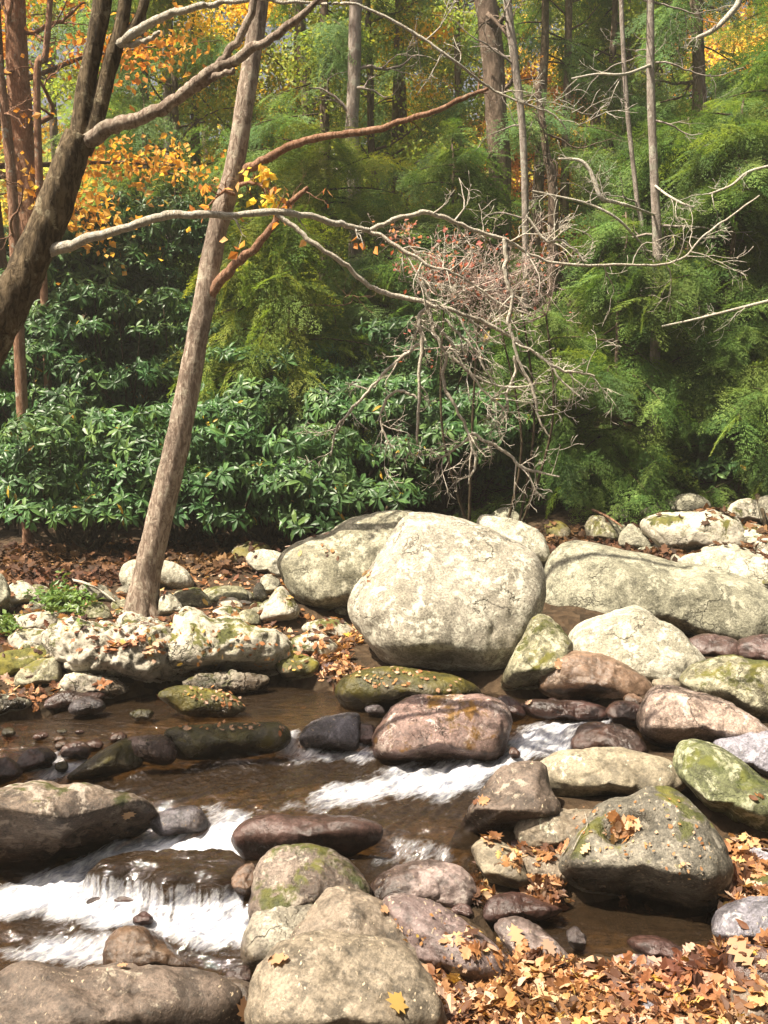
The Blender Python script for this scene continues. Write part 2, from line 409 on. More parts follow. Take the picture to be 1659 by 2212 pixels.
def ground_z(x, y):
    S, m = level(x, y)
    x = np.asarray(x, float).ravel(); y = np.asarray(y, float).ravel()
    P = np.stack([x, y, 0 * x], 1)
    n = fbm(P * 1.7, 4) * 0.05 + fbm(P * 9 + 5, 3) * 0.012
    return S.ravel() + 0.03 - 0.24 * m.ravel() + n * (0.6 + 0.4 * np.clip((y - 6) / 6, 0, 4))
def hit_surface(px, py):
    d = ray(px, py)
    Ys = np.linspace(2.5, 40, 1500)
    P = CAMP[None] + d[None] * (Ys / d[1])[:, None]
    S, _ = level(P[:, 0], P[:, 1])
    k = np.argmax(P[:, 2] <= S)
    if P[k, 2] > S[k]: k = len(Ys) - 1
    return P[k]

# ------------------------------------------------------------------ ground
def grid_mesh(name, ys, half, nx, zf, skew=0.0):
    rows = []
    for y in ys:
        h = half(y)
        rows.append(np.stack([np.linspace(-h, h, nx), np.full(nx, y)], 1))
    XY = np.concatenate(rows)
    z = zf(XY[:, 0], XY[:, 1])
    V = np.column_stack([XY, z])
    ny = len(ys)
    i = np.arange(ny - 1)[:, None] * nx + np.arange(nx - 1)[None]
    F = np.stack([i, i + 1, i + nx + 1, i + nx], -1).reshape(-1, 4)
    return V, F
ys = np.concatenate([[-40, -10, -2, 1], np.geomspace(2.2, 18, 420), np.geomspace(18.3, 900, 130)])
gV, gF = grid_mesh('ground', ys, lambda y: 12 + max(y, 0) * 1.1, 420, lambda x, y: ground_z(x, y))
def ground_mat():
    b = NT('forest_floor_and_creek_bed')
    g = b.n('ShaderNodeNewGeometry')
    v = g.outputs['Position']
    n1 = b.noise(v, 1.3, 5, 0.6)
    n2 = b.noise(v, 18, 6, 0.7)
    col = b.mix(b.ramp(n1, [(0.4, 0), (0.6, 1)]), (0.075, 0.04, 0.022), (0.11, 0.075, 0.04))
    vc = b.n('ShaderNodeTexVoronoi'); vc.inputs['Scale'].default_value = 14
    b.l(v, vc.inputs['Vector'])
    leafc = b.ramp(b.n('ShaderNodeSeparateColor').outputs[0], [(0, 0), (1, 1)])
    sc = b.n('ShaderNodeSeparateColor'); b.l(vc.outputs['Color'], sc.inputs[0])
    leafc = b.ramp(sc.outputs[0], [(0.0, (0.05, 0.03, 0.018)), (0.4, (0.12, 0.07, 0.04)), (0.8, (0.20, 0.13, 0.08)), (1.0, (0.28, 0.2, 0.13))])
    dry = b.attr('dry')
    col = b.mix(b.math('MULTIPLY', dry, 0.95), b.mix(b.ramp(n2, [(0.35, 0), (0.65, 1)]), (0.10, 0.075, 0.045), (0.30, 0.225, 0.13)), b.mix(0.6, b.mix(1.0, leafc, (0.5, 0.45, 0.4), 'MULTIPLY'), (0.022, 0.016, 0.010)))
    col = b.mix(b.ramp(n2, [(0.3, 0.6), (0.5, 0)]), col, (0.03, 0.02, 0.012))
    p = b.n('ShaderNodeBsdfPrincipled')
    b.l(col, p.inputs['Base Color']); p.inputs['Roughness'].default_value = 0.9
    p.inputs['Specular IOR Level'].default_value = 0.15
    b.l(b.bump(b.math('ADD', n2, vc.outputs['Distance']), 0.8, 0.03), p.inputs['Normal'])
    b.l(p.outputs[0], b.out.inputs[0])
    return b.m
_, gm = level(gV[:, 0], gV[:, 1])
gme = mesh_np('ground', gV, gF, {'dry': np.clip((0.93 - gm) / 0.25, 0, 1)})
ground = tag(link('ground', gme, ground_mat()), kind='structure')

# ------------------------------------------------------------------ water
FOAM = [  # polygon, strength, feather in px
 ([(1078,1622),(1105,1600),(1125,1568),(1230,1556),(1300,1532),(1350,1545),(1330,1560),(1245,1585),(1215,1625),(1130,1650),(1070,1670),(1040,1700),(960,1722),(850,1722),(740,1742),(670,1735),(690,1710),(760,1690),(850,1662),(1000,1642),(1090,1630)],1.0,16),
 ([(440,1795),(500,1755),(532,1752),(530,1850),(480,1872),(300,1862),(215,1872),(175,1920),(235,1960),(380,1990),(460,1965),(540,1950),(540,2045),(420,2050),(330,2010),(260,2005),(120,1985),(-30,1980),(-30,1930),(60,1895),(150,1862),(260,1805),(340,1792)],1.0,14),
 ([(-20,2062),(80,2030),(170,2020),(235,2005),(240,2085),(120,2090),(30,2075)],0.75,16),
 ([(40,1668),(75,1640),(185,1632),(220,1650),(160,1678),(90,1690)],0.85,12),
 ([(150,1690),(260,1690),(330,1730),(280,1745),(200,1720)],0.35,14),
 ([(600,1622),(625,1580),(648,1580),(655,1615),(700,1625),(800,1612),(808,1642),(700,1645),(605,1638)],0.8,10),
 ([(765,1575),(780,1575),(790,1620),(765,1620)],0.8,6),
 ([(770,1835),(860,1805),(960,1815),(1000,1850),(940,1875),(800,1880)],0.42,14),
 ([(440,1740),(500,1735),(500,1790),(440,1795)],0.55,10),
 ([(1120,1515),(1200,1512),(1310,1520),(1300,1540),(1200,1535),(1120,1530)],0.5,6),
 ([(560,1745),(680,1730),(760,1740),(700,1760),(600,1765)],0.45,12),
]
def poly_mask(x, y, poly, feather):
    P = np.array(poly, float); Q = np.roll(P, -1, 0)
    ins = np.zeros(len(x), bool); dist = np.full(len(x), 1e9)
    for (x0, y0), (x1, y1) in zip(P, Q):
        c = ((y0 > y) != (y1 > y)) & (x < (x1 - x0) * (y - y0) / (y1 - y0 + 1e-9) + x0)
        ins ^= c
        t = np.clip(((x - x0) * (x1 - x0) + (y - y0) * (y1 - y0)) / ((x1 - x0) ** 2 + (y1 - y0) ** 2 + 1e-9), 0, 1)
        dist = np.minimum(dist, np.hypot(x - x0 - t * (x1 - x0), y - y0 - t * (y1 - y0)))
    s = np.where(ins, dist, -dist)
    return np.clip(0.5 + s / (2 * feather), 0, 1)
wys = np.geomspace(3.2, 10.6, 760)
wV, wF = grid_mesh('water', wys, lambda y: 0.42 * y + 0.5, 620, lambda x, y: 0 * x)
S, m = level(wV[:, 0], wV[:, 1])
wV[:, 2] = S - 0.03 - (1 - m) * 0.10
px, py = project(wV)
nz = fbm(np.column_stack([wV[:, 0] * 5, wV[:, 1] * 3, 0 * S]), 4)
foam = np.zeros(len(wV))
for poly, st, fe in FOAM:
    foam = np.maximum(foam, st * poly_mask(px + nz * 20, py + nz * 11, poly, fe * 1.5))
# flow-stretched froth and ripples
fl = np.column_stack([wV[:, 0] * .68 + wV[:, 1] * .73, wV[:, 1] * .68 - wV[:, 0] * .73, 0 * S])
r1 = fbm(fl * np.array([4, 13, 1]), 4)
r2 = np.abs(fbm(fl * np.array([9, 34, 1]) + 31, 4))
rip = fbm(fl * np.array([5, 22, 1]) + 9, 3)
mid = poly_mask(px, py, [(100,1620),(1100,1620),(1050,1800),(560,1790),(300,1760),(0,1720)], 40)
wV[:, 2] += foam * (0.022 * r1 + 0.010 * r2) + rip * (0.0035 + 0.009 * mid) + 0.010 * r1 * np.clip(foam * 3, 0, 1)
ledge = poly_mask(px, py, [(185,1915),(215,1885),(270,1866),(500,1862),(540,1890),(530,1935),(430,1950),(300,1945),(205,1932)], 9)
lip = poly_mask(px, py, [(175,1912),(215,1925),(300,1940),(440,1950),(530,1935),(535,1975),(430,2004),(300,2004),(190,1972)], 12)
ledge = ledge * ledge * (3 - 2 * ledge)
wV[:, 2] += ledge * .085
foam = np.clip(foam * (1 - .78 * ledge), 0, 1)
streak = np.clip(.9 + .7 * perlin(np.column_stack([wV[:, 0] * 52, wV[:, 1] * 4, 0 * S])) + .6 * perlin(np.column_stack([wV[:, 0] * 17, wV[:, 1] * 4, 0 * S])), 0.1, 1)
foam = np.maximum(foam, lip * np.clip(streak, .45, 1) * .9)
# keep only wet cells
keep = (m[wF].max(1) > 0.25)
wF = wF[keep]
used = np.unique(wF); remap = np.full(len(wV), -1); remap[used] = np.arange(len(used))
def water_mat():
    b = NT('creek_water')
    g = b.n('ShaderNodeNewGeometry')
    mp = b.n('ShaderNodeMapping'); b.l(g.outputs['Position'], mp.inputs['Vector'])
    mp.inputs['Rotation'].default_value = (0, 0, 0.5); mp.inputs['Scale'].default_value = (0.45, 1.2, 1)
    v = mp.outputs[0]
    foam = b.attr('foam')
    rn = b.noise(v, 14, 4, 0.6, 0.6)
    nr = b.bump(rn, 0.7, 0.035)
    nr = b.bump(b.noise(v, 55, 3, 0.6, 0.4), 0.18, 0.006, nr)
    gl = b.n('ShaderNodeBsdfGlossy'); gl.inputs['Roughness'].default_value = 0.06
    gl.inputs['Color'].default_value = (0.95, 0.93, 0.95, 1)
    b.l(nr, gl.inputs['Normal'])
    tr = b.n('ShaderNodeBsdfTransparent'); tr.inputs['Color'].default_value = (0.44, 0.35, 0.24, 1)
    df = b.n('ShaderNodeBsdfDiffuse'); df.inputs['Color'].default_value = (0.07, 0.045, 0.025, 1)
    b.l(nr, df.inputs['Normal'])
    body = b.n('ShaderNodeMixShader'); body.inputs[0].default_value = 0.22
    b.l(tr.outputs[0], body.inputs[1]); b.l(df.outputs[0], body.inputs[2])
    fr = b.n('ShaderNodeFresnel'); fr.inputs['IOR'].default_value = 1.6
    b.l(nr, fr.inputs['Normal'])
    w = b.n('ShaderNodeMixShader'); b.l(fr.outputs[0], w.inputs[0])
    b.l(body.outputs[0], w.inputs[1]); b.l(gl.outputs[0], w.inputs[2])
    # froth
    mp2 = b.n('ShaderNodeMapping', vector_type='TEXTURE'); b.l(g.outputs['Position'], mp2.inputs['Vector'])
    mp2.inputs['Rotation'].default_value = (0, 0, 0.82); mp2.inputs['Scale'].default_value = (3.2, 0.75, 1.6)
    n1 = b.noise(mp2.outputs[0], 13, 8, 0.72, 0.5)
    n2 = b.noise(mp2.outputs[0], 55, 5, 0.7, 0.5)
    nn = b.math('ADD', b.math('MULTIPLY', n1, 0.62), b.math('MULTIPLY', n2, 0.38))
    e = b.math('SUBTRACT', b.math('ADD', b.math('MULTIPLY', foam, 0.80), nn), 0.74)
    f = b.math('MULTIPLY', e, 1.7, clamp=True)
    fp = b.n('ShaderNodeBsdfPrincipled')
    b.l(b.mix(b.ramp(n2, [(0.35, 0), (0.6, 1)]), (0.26, 0.28, 0.37), (0.64, 0.64, 0.65)), fp.inputs['Base Color'])
    fp.inputs['Roughness'].default_value = 0.55
    fp.inputs['Subsurface Weight'].default_value = 0.0
    b.l(b.bump(nn, 0.8, 0.022), fp.inputs['Normal'])
    mx = b.n('ShaderNodeMixShader'); b.l(f, mx.inputs[0])
    b.l(w.outputs[0], mx.inputs[1]); b.l(fp.outputs[0], mx.inputs[2])
    b.l(mx.outputs[0], b.out.inputs[0])
    return b.m
water = tag(link('water', mesh_np('water', wV[used], remap[wF], {'foam': foam[used]}), water_mat()), kind='structure')

# ------------------------------------------------------------------ rocks
_ico = {}
def ico(sub):
    if sub not in _ico:
        bm = bmesh.new()
        bmesh.ops.create_icosphere(bm, subdivisions=sub, radius=1.0)
        bm.verts.ensure_lookup_table()
        V = np.array([v.co[:] for v in bm.verts]); F = np.array([[v.index for v in f.verts][::-1] for f in bm.faces])
        V /= np.linalg.norm(V, axis=1)[:, None]
        bm.free()
        _ico[sub] = (V, F)
    return _ico[sub]
TILE = {'A': (0, 1170.2), 'B': (829.5, 1032.6), 'C': (0, 1652.1), 'D': (829.5, 1548.8)}
def catmull(P, n=8, closed=True):
    P = np.array(P, float); N = len(P); out = []
    rngk = range(N if closed else N - 1)
    for i in rngk:
        if closed:
            p0, p1, p2, p3 = P[(i - 1) % N], P[i], P[(i + 1) % N], P[(i + 2) % N]
        else:
            p0, p1, p2, p3 = P[max(i - 1, 0)], P[i], P[i + 1], P[min(i + 2, N - 1)]
        for k in range(n):
            t = k / n
            out.append(0.5 * (2 * p1 + (p2 - p0) * t + (2 * p0 - 5 * p1 + 4 * p2 - p3) * t * t + (3 * p1 - p0 - 3 * p2 + p3) * t ** 3))
    if not closed: out.append(P[-1])
    return np.array(out)
ROCKV, ROCKF, _off = [], [], 0
def rock(tile, poly, mat, label, name='boulder', base=None, thick=1.0, rough=1.0, dY=0.0, facets=5, seed=None, shear=0.6, cut=0.32, wb=0.22, dents=()):
    global _off
    if tile != 'S':
        ox, oy = TILE[tile]
        poly = [(ox + 0.5 * a, oy + 0.5 * b) for a, b in poly]
        if base is not None: base = oy + 0.5 * base
    P = catmull(poly, 10)
    c = (P.max(0) + P.min(0)) / 2
    # polar outline
    d = P - c
    ang = np.arctan2(-d[:, 1], d[:, 0]); rad = np.hypot(d[:, 0], d[:, 1])
    grid = np.linspace(-PI, PI, 361)[:-1]
    o = np.argsort(ang); R = np.interp(grid, ang[o], rad[o], period=2 * PI)
    ker = np.exp(-0.5 * (np.arange(-6, 7) / 2.5) ** 2); ker /= ker.sum()
    R = sum(np.roll(R, k) * w for k, w in zip(range(-6, 7), ker))
    if base is None: base = P[:, 1].max() - 0.04 * (P[:, 1].max() - P[:, 1].min())
    bp = hit_surface(c[0], base)
    dcen = ray(*c); dist_b = bp[1] + dY
    wpx, hpx = np.ptp(P[:, 0]), np.ptp(P[:, 1])
    mpp = dist_b / FPX
    D = 0.5 * (wpx * 0.55 + hpx * 0.45) * mpp * thick
    Yc = dist_b + 0.62 * D
    cen = CAMP + dcen * (Yc / dcen[1])
    mpp = np.linalg.norm(cen - CAMP) / np.linalg.norm(dcen) / FPX
    fw = dcen / np.linalg.norm(dcen)
    rt = np.cross(fw, [0, 0, 1]); rt /= np.linalg.norm(rt)
    up = np.cross(rt, fw)
    big = max(wpx, hpx)
    U, F = ico(6 if big > 150 else 5 if big > 45 else 4)
    rs = np.random.default_rng(seed if seed is not None else int(c[0] * 7 + c[1] * 13))
    L = np.linalg.norm(U, axis=1)
    r = np.ones(len(U))
    for k in range(facets + (3 if big > 150 else 1)):
        a = rs.uniform(0, 2 * PI); s = rs.uniform(0.1, 0.6)
        n = np.array([math.cos(a) * s, math.sin(a) * s, -math.sqrt(1 - s * s) * (1 if rs.random() < 0.8 else -1)])
        h = max(s + 0.14, rs.uniform(0.72, 0.92))
        q = U @ n
        lim = h / np.maximum(q, 1e-3)
        kk = 40.0
        r = -np.log(np.exp(-kk * r) + np.exp(-kk * np.minimum(lim, 3))) / kk
    # keep silhouettes
    r = np.minimum(r, 1.0)
    th = np.arctan2(U[:, 1], U[:, 0])
    Rv = np.interp(th, grid, R, period=2 * PI) * mpp
    inpl = np.hypot(U[:, 0], U[:, 1])
    W = U * r[:, None]
    loc = rt[None] * (W[:, 0] * Rv)[:, None] + up[None] * (W[:, 1] * Rv)[:, None] + fw[None] * (W[:, 2] * D)[:, None]
    hh = W[:, 1] * Rv
    hs = 0.5 * hpx * mpp
    e = W[:, 1] + cut
    g_ = np.where(e > 0, shear, 3.0) * (np.sqrt(e * e + 0.012) - 0.11)
    g_ = g_ - shear * cut * 0.6
    dl = hs * g_ * np.clip(0.62 - 0.5 * W[:, 2], 0, 1)
    dist_c = np.linalg.norm(cen - CAMP)
    loc = loc * (1 + dl / dist_c)[:, None] + fw[None] * dl[:, None]
    size = 0.5 * big * mpp
    nrm = loc / np.maximum(np.linalg.norm(loc, axis=1), 1e-6)[:, None]
    so = rs.uniform(0, 50, 3)
    q = loc / size
    amp = size * rough
    disp = amp * (0.036 * fbm(q * 1.7 + so, 3) + 0.008 * fbm(q * 6 + so, 3)) + 0.004 * (rough ** 2) * fbm(loc * 22 + so, 3)
    if rough > 1.3:
        disp = disp + size * (0.07 * np.abs(fbm(q * 2.6 + so + 4, 3)) - 0.045 * np.clip(perlin(q * 7 + so) * 3, 0, 1)) * (1 if rough > 1.6 else .6)
    rid = 1 - np.abs(perlin(q * 2.3 + so + 9)) * 5
    disp -= amp * 0.022 * np.clip(rid, 0, 1) * (rough > 0.7)
    loc = loc + nrm * disp[:, None]
    Vw = loc + cen
    for dx_, dy_, dr_, dd_ in dents:
        qx_, qy_ = project(Vw)
        f_ = np.exp(-((qx_ - dx_) ** 2 + ((qy_ - dy_) * 1.3) ** 2) / (dr_ * dr_) * 1.2) * (W[:, 2] < .1)
        Vw = Vw + (fw[None] * .6 - np.array([0, 0, .8])[None]) * (dd_ * f_)[:, None]
    loc = Vw - cen
    lo = Vw[:, 2].min()
    S_, m_ = level(Vw[:, 0], Vw[:, 1])
    nn = fbm(Vw * 5, 4) * 0.03
    wet = np.clip(1.25 - (Vw[:, 2] - (S_ - 0.02) + nn * (1 + 10 * wb)) / wb, 0, 1) * np.clip((m_ - 0.25) / 0.3, 0, 1)  # damp near the waterline; the tall band also paints underside shade
    org = np.array([cen[0], cen[1], lo])
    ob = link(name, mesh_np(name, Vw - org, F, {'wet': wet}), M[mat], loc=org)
    cat = {'boulder': 'boulder', 'rock': 'rock', 'river_stone': 'stone'}[name]
    tag(ob, label, cat, 'boulders and stones of the creek')
    ROCKV.append(Vw); ROCKF.append(F + _off); _off += len(Vw)
    return ob
#ROCKLIST
R_ = rock
# --- behind, left bank
R_('A', [(520,130),(550,85),(620,70),(700,80),(770,100),(820,145),(835,195),(780,225),(690,212),(600,215),(530,185)], 'whitish', 'pale round boulder directly behind the leaning tree trunk', base=222)
R_('A', [(745,235),(770,210),(840,198),(880,220),(920,280),(900,310),(800,300),(750,270)], 'olive', 'tan rock just right of the leaning trunk base', 'rock')
R_('A', [(870,215),(920,192),(1000,190),(1060,205),(1080,250),(1040,282),(960,278),(890,255)], 'olive', 'oblong tan rock with shadowed underside behind the sloping outcrop', 'rock')
R_('A', [(1062,75),(1085,40),(1150,35),(1230,60),(1245,150),(1215,185),(1160,145),(1100,120)], 'whitish', 'cream angular slab rock at the upper left edge of the big olive boulder', 'rock', base=165)
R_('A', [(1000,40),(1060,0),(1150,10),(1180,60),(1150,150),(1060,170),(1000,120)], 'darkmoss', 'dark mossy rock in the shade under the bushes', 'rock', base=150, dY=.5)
R_('A', [(1095,205),(1115,175),(1140,190),(1150,240),(1130,285),(1103,255)], 'granite', 'small upright pale stone wedged beside an egg shaped one', 'rock')
R_('A', [(1125,165),(1150,140),(1190,150),(1212,190),(1190,235),(1150,245),(1130,205)], 'granite', 'egg shaped stone leaning against the olive boulder', 'rock')
R_('A', [(1115,350),(1150,270),(1205,195),(1250,225),(1292,290),(1280,325),(1220,372),(1150,378)], 'crumbly', 'pale wedge shaped rock pointing up left of the big boulders', 'rock')
R_('A', [(1300,372),(1340,345),(1420,333),(1490,345),(1530,385),(1500,425),(1400,418),(1330,402)], 'crumbly', 'flattish lichened rock tucked under the giant pale boulder', 'rock')
R_('A', [(1235,432),(1300,400),(1380,393),(1440,430),(1462,470),(1420,518),(1350,512),(1270,495),(1240,462)], 'crumbly', 'white splotched rock right of the outcrop by the orange leaves', 'rock')
R_('A', [(1440,305),(1470,280),(1512,285),(1505,325),(1450,325)], 'granite', 'small pale stone pinched between the olive and giant boulders', 'rock')
R_('A', [(920,300),(960,280),(1020,285),(1040,320),(990,345),(930,335)], 'crumbly', 'little brown stone with leaves behind the outcrop top', 'rock')
R_('A', [(1030,310),(1080,290),(1120,320),(1120,370),(1060,380),(1025,350)], 'olive', 'small olive stone left of the pale wedge rock', 'rock')
R_('A', [(215,390),(290,325),(400,335),(520,362),(640,358),(740,400),(765,520),(730,630),(600,655),(470,652),(370,610),(290,530),(225,470)], 'crumbly', 'crumbly pink and white lichened bank rock below the leaning tree', base=640, thick=1.1, rough=1.9, facets=6, cut=0.2)
R_('A', [(660,430),(735,385),(785,286),(860,288),(920,325),(1030,325),(1100,368),(1190,383),(1240,430),(1252,480),(1235,545),(1150,610),(1000,640),(800,640),(690,610),(655,510)], 'crumbly', 'long pale outcrop sloping down to the pool right of the tree', base=628, thick=1.0, rough=1.5, facets=7, cut=0.1)
R_('A', [(1180,520),(1240,468),(1320,490),(1380,525),(1362,575),(1320,602),(1240,600)], 'mossy', 'moss tipped block at the water end of the long outcrop', 'rock', base=598)
R_('A', [(20,345),(80,315),(180,305),(250,320),(262,362),(230,402),(120,395),(50,378)], 'crumbly', 'upper of two stacked pale blocks at the left edge', 'rock')
R_('A', [(40,410),(90,378),(190,383),(242,420),(232,465),(150,478),(70,468)], 'crumbly', 'lower of two stacked pale blocks at the left edge', 'rock')
R_('A', [(-60,520),(0,480),(80,463),(180,473),(232,500),(180,540),(90,590),(0,610),(-60,600)], 'mossy', 'yellow green moss covered rock at the left edge of the bank', 'rock', base=600)
R_('A', [(70,572),(120,530),(200,500),(252,500),(264,560),(245,630),(150,650),(78,635)], 'olive', 'tan block with dark shaded front under the mossy left rock', 'rock')
R_('A', [(30,225),(50,180),(100,168),(150,208),(182,262),(120,285),(50,280)], 'crumbly', 'white lichened rock among leaves near the left edge', 'rock')
R_('A', [(-60,140),(0,130),(35,188),(42,245),(20,325),(-60,335)], 'granite', 'pale grey rock cut by the left edge of the bank', 'rock')
R_('A', [(350,190),(400,172),(440,190),(500,238),(532,278),(470,280),(400,255),(358,225)], 'granite', 'slanting pale rock left of the leaning trunk', 'rock')
R_('A', [(170,215),(240,200),(310,215),(350,250),(300,275),(200,268)], 'darkmoss', 'low dark rock in leaf litter behind the green plants', 'rock')
R_('A', [(360,280),(420,260),(470,290),(480,340),(420,360),(365,330)], 'olive', 'pinkish tan stone just left of the tree foot', 'rock')
R_('A', [(690,240),(730,215),(775,260),(790,310),(740,340),(690,320)], 'whitish', 'white lichened stone against the right foot of the leaning tree', 'rock')
R_('A', [(-40,668),(30,655),(100,673),(132,705),(90,735),(-40,745)], 'granite', 'pale flat rock at the left waterline of the upper pool', 'rock')
R_('A', [(180,700),(230,657),(300,642),(400,650),(462,672),(410,700),(300,715),(210,715)], 'wet', 'dark wet slab at the back of the upper pool', 'rock')
R_('A', [(300,712),(330,677),(400,672),(450,700),(442,735),(370,750),(310,738)], 'slate', 'half sunk grey stone in front of the dark wet slab', 'river_stone')
R_('A', [(690,652),(740,624),(820,620),(920,640),(990,662),(1040,700),(1062,732),(1000,762),(900,758),(800,745),(735,700)], 'mossy', 'mossy yellow green rock alone in the upper pool', 'rock', thick=.8)
R_('A', [(715,812),(760,790),(900,785),(1060,788),(1200,792),(1245,812),(1262,860),(1230,905),(1120,930),(980,940),(840,935),(760,925),(738,870)], 'darkmoss', 'long low log shaped mossy boulder damming the upper pool', thick=.75, cut=0)
R_('A', [(1295,835),(1335,785),(1400,755),(1500,742),(1555,755),(1550,885),(1480,910),(1360,915),(1305,880)], 'slate', 'blue grey wet stone between two tiny falls', 'river_stone')
R_('A', [(1545,800),(1580,780),(1620,800),(1630,860),(1590,890),(1550,870)], 'wet', 'small dark wet stone beside the blue grey stone', 'river_stone')
R_('A', [(520,862),(570,840),(660,834),(722,846),(752,885),(765,935),(720,970),(640,955),(560,920)], 'pink', 'pinkish stone at the left end of the long mossy boulder', 'river_stone')
R_('A', [(285,1008),(360,950),(440,900),(540,860),(600,878),(618,930),(600,985),(500,1008),(400,1018)], 'darkmoss', 'dark moss covered boulder sloping left into the riffle')
R_('A', [(70,962),(100,910),(160,888),(220,908),(242,945),(180,985),(110,995)], 'wet', 'small dark wet rock at the head of the left riffle', 'river_stone')
R_('A', [(262,892),(300,870),(360,868),(392,900),(370,940),(310,940),(268,922)], 'wet', 'dark wet stone behind the dark mossy boulder', 'river_stone')
R_('A', [(-60,960),(20,933),(70,960),(92,1012),(40,1040),(-60,1045)], 'wet', 'dark rock at the left edge above the large shaded boulder', 'river_stone')
R_('A', [(260,640),(285,620),(312,628),(318,645),(280,652)], 'whitish', 'small white pebble sitting on the dark wet slab', 'river_stone', base=652)
R_('A', [(1575,722),(1600,705),(1650,710),(1658,742),(1600,748)], 'slate', 'small grey stone between the pink boulder and the mossy flat rock', 'river_stone')
R_('A', [(1380,540),(1420,520),(1470,530),(1480,560),(1420,575),(1380,565)], 'wet', 'dark low stone in the orange leaves by the pool', 'river_stone')
R_('A', [(560,740),(600,722),(660,735),(650,765),(590,770)], 'darkmoss', 'barely emerging brown stone left of the lone mossy pool rock', 'river_stone')
# --- centre
R_('S', [(597,1212),(612,1188),(660,1165),(700,1150),(750,1125),(800,1110),(870,1104),(930,1130),(900,1250),(800,1325),(730,1330),(680,1325),(640,1292),(610,1250)], 'paleolive', 'olive grey boulder joined to the left side of the giant pale boulder', base=1345, thick=.95, facets=4, cut=0.55)
R_('S', [(756,1295),(785,1245),(835,1170),(870,1120),(905,1110),(950,1112),(1000,1122),(1060,1142),(1120,1172),(1160,1200),(1177,1260),(1170,1315),(1142,1375),(1108,1445),(1070,1475),(980,1478),(880,1462),(830,1438),(782,1375),(757,1330)], 'whitish', 'giant pale cream boulder in the middle of the far bank', base=1462, thick=1.0, facets=7, rough=.8, cut=0.5)
R_('S', [(1028,1128),(1050,1112),(1110,1123),(1165,1148),(1184,1185),(1182,1220),(1120,1225),(1060,1185)], 'whitish', 'pinkish pale rock peeking over the right shoulder of the giant boulder', 'rock', base=1300)
R_('B', [(290,145),(340,132),(410,150),(430,185),(330,195)], 'granite', 'small grey rock peeping over the giant boulder top', 'rock', base=230, dY=.4)
R_('B', [(465,155),(520,126),(575,150),(615,205),(560,230),(490,200)], 'granite', 'small pointed grey rock behind the giant boulder', 'rock', base=260, dY=.3)
R_('S', [(1168,1232),(1188,1194),(1225,1173),(1290,1178),(1370,1195),(1450,1212),(1530,1225),(1610,1245),(1680,1290),(1720,1350),(1670,1405),(1560,1418),(1430,1412),(1310,1400),(1225,1378),(1178,1318)], 'granite', 'long whaleback grey boulder right of the giant pale boulder', base=1380, thick=.8, facets=6, cut=0.25)
R_('B', [(1270,370),(1350,322),(1430,290),(1520,288),(1600,318),(1720,370),(1740,490),(1640,500),(1500,480),(1360,440)], 'whitish', 'pale hump backed boulder behind the long whaleback at right', base=520)
R_('B', [(1115,192),(1180,160),(1260,150),(1340,138),(1420,128),(1500,160),(1550,220),(1555,300),(1440,320),(1330,345),(1270,355),(1200,305),(1130,245)], 'crumbly', 'pinkish lichened rock below the hemlock boughs at right', base=350)
R_('B', [(1108,155),(1180,110),(1260,80),(1330,63),(1390,85),(1405,128),(1330,150),(1240,165),(1160,180)], 'granite', 'grey lens shaped rock lying on top of the pinkish lichened rock', 'rock', base=200)
R_('B', [(1400,60),(1440,5),(1500,-12),(1555,20),(1562,92),(1510,122),(1440,105)], 'olive', 'highest rock under the hemlocks near the right edge', 'rock')
R_('B', [(1485,152),(1520,100),(1580,88),(1640,110),(1655,175),(1600,195),(1540,205)], 'crumbly', 'spotted rock near the right edge below the highest one', 'rock')
R_('B', [(1620,90),(1680,80),(1740,110),(1740,230),(1670,240),(1630,180)], 'granite', 'grey rock cut by the right edge behind a dark stick', 'rock')
R_('B', [(1020,245),(1060,198),(1100,215),(1152,280),(1145,330),(1060,330),(1018,295)], 'granite', 'pointed grey rock left of the pinkish lichened rock', 'rock')
R_('B', [(868,205),(900,165),(960,170),(1010,210),(1025,275),(960,300),(888,268)], 'olive', 'shadowy olive rock under a bare stick behind the whaleback', 'rock')
R_('B', [(970,152),(1000,115),(1040,128),(1062,172),(1030,200),(983,190)], 'granite', 'small grey cobble in the shade of the hemlocks', 'rock')
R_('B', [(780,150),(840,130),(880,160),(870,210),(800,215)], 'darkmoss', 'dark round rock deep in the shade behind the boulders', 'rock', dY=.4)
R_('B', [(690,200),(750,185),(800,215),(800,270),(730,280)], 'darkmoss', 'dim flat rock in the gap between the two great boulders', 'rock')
R_('B', [(1600,295),(1640,262),(1720,265),(1730,360),(1640,360)], 'crumbly', 'spotted stone above the pale humpback at the right edge', 'rock')
R_('B', [(1545,240),(1590,223),(1640,243),(1632,290),(1570,305)], 'crumbly', 'small spotted stone between larger rocks near the right edge', 'rock')
R_('B', [(1240,340),(1280,325),(1320,345),(1310,380),(1250,380)], 'granite', 'small stone on the crest gap behind the whaleback', 'rock')
R_('B', [(1600,420),(1650,400),(1720,410),(1720,480),(1640,480)], 'olive', 'brown stone by the right edge on the whaleback end', 'rock', base=540, thick=.7)
R_('B', [(508,885),(530,825),(560,755),(600,685),(640,598),(700,588),(770,650),(812,722),(802,820),(740,930),(660,945),(560,940),(518,925)], 'olive', 'tall olive rock propped between the giant boulder and round boulder', base=935)
R_('B', [(798,705),(830,658),(900,610),(980,575),(1060,553),(1110,560),(1180,600),(1260,640),(1320,700),(1370,760),(1388,805),(1320,880),(1200,910),(1000,910),(850,860),(803,770)], 'whitish', 'round pale boulder with a dark crack below the whaleback', base=890, facets=6, cut=0.6)
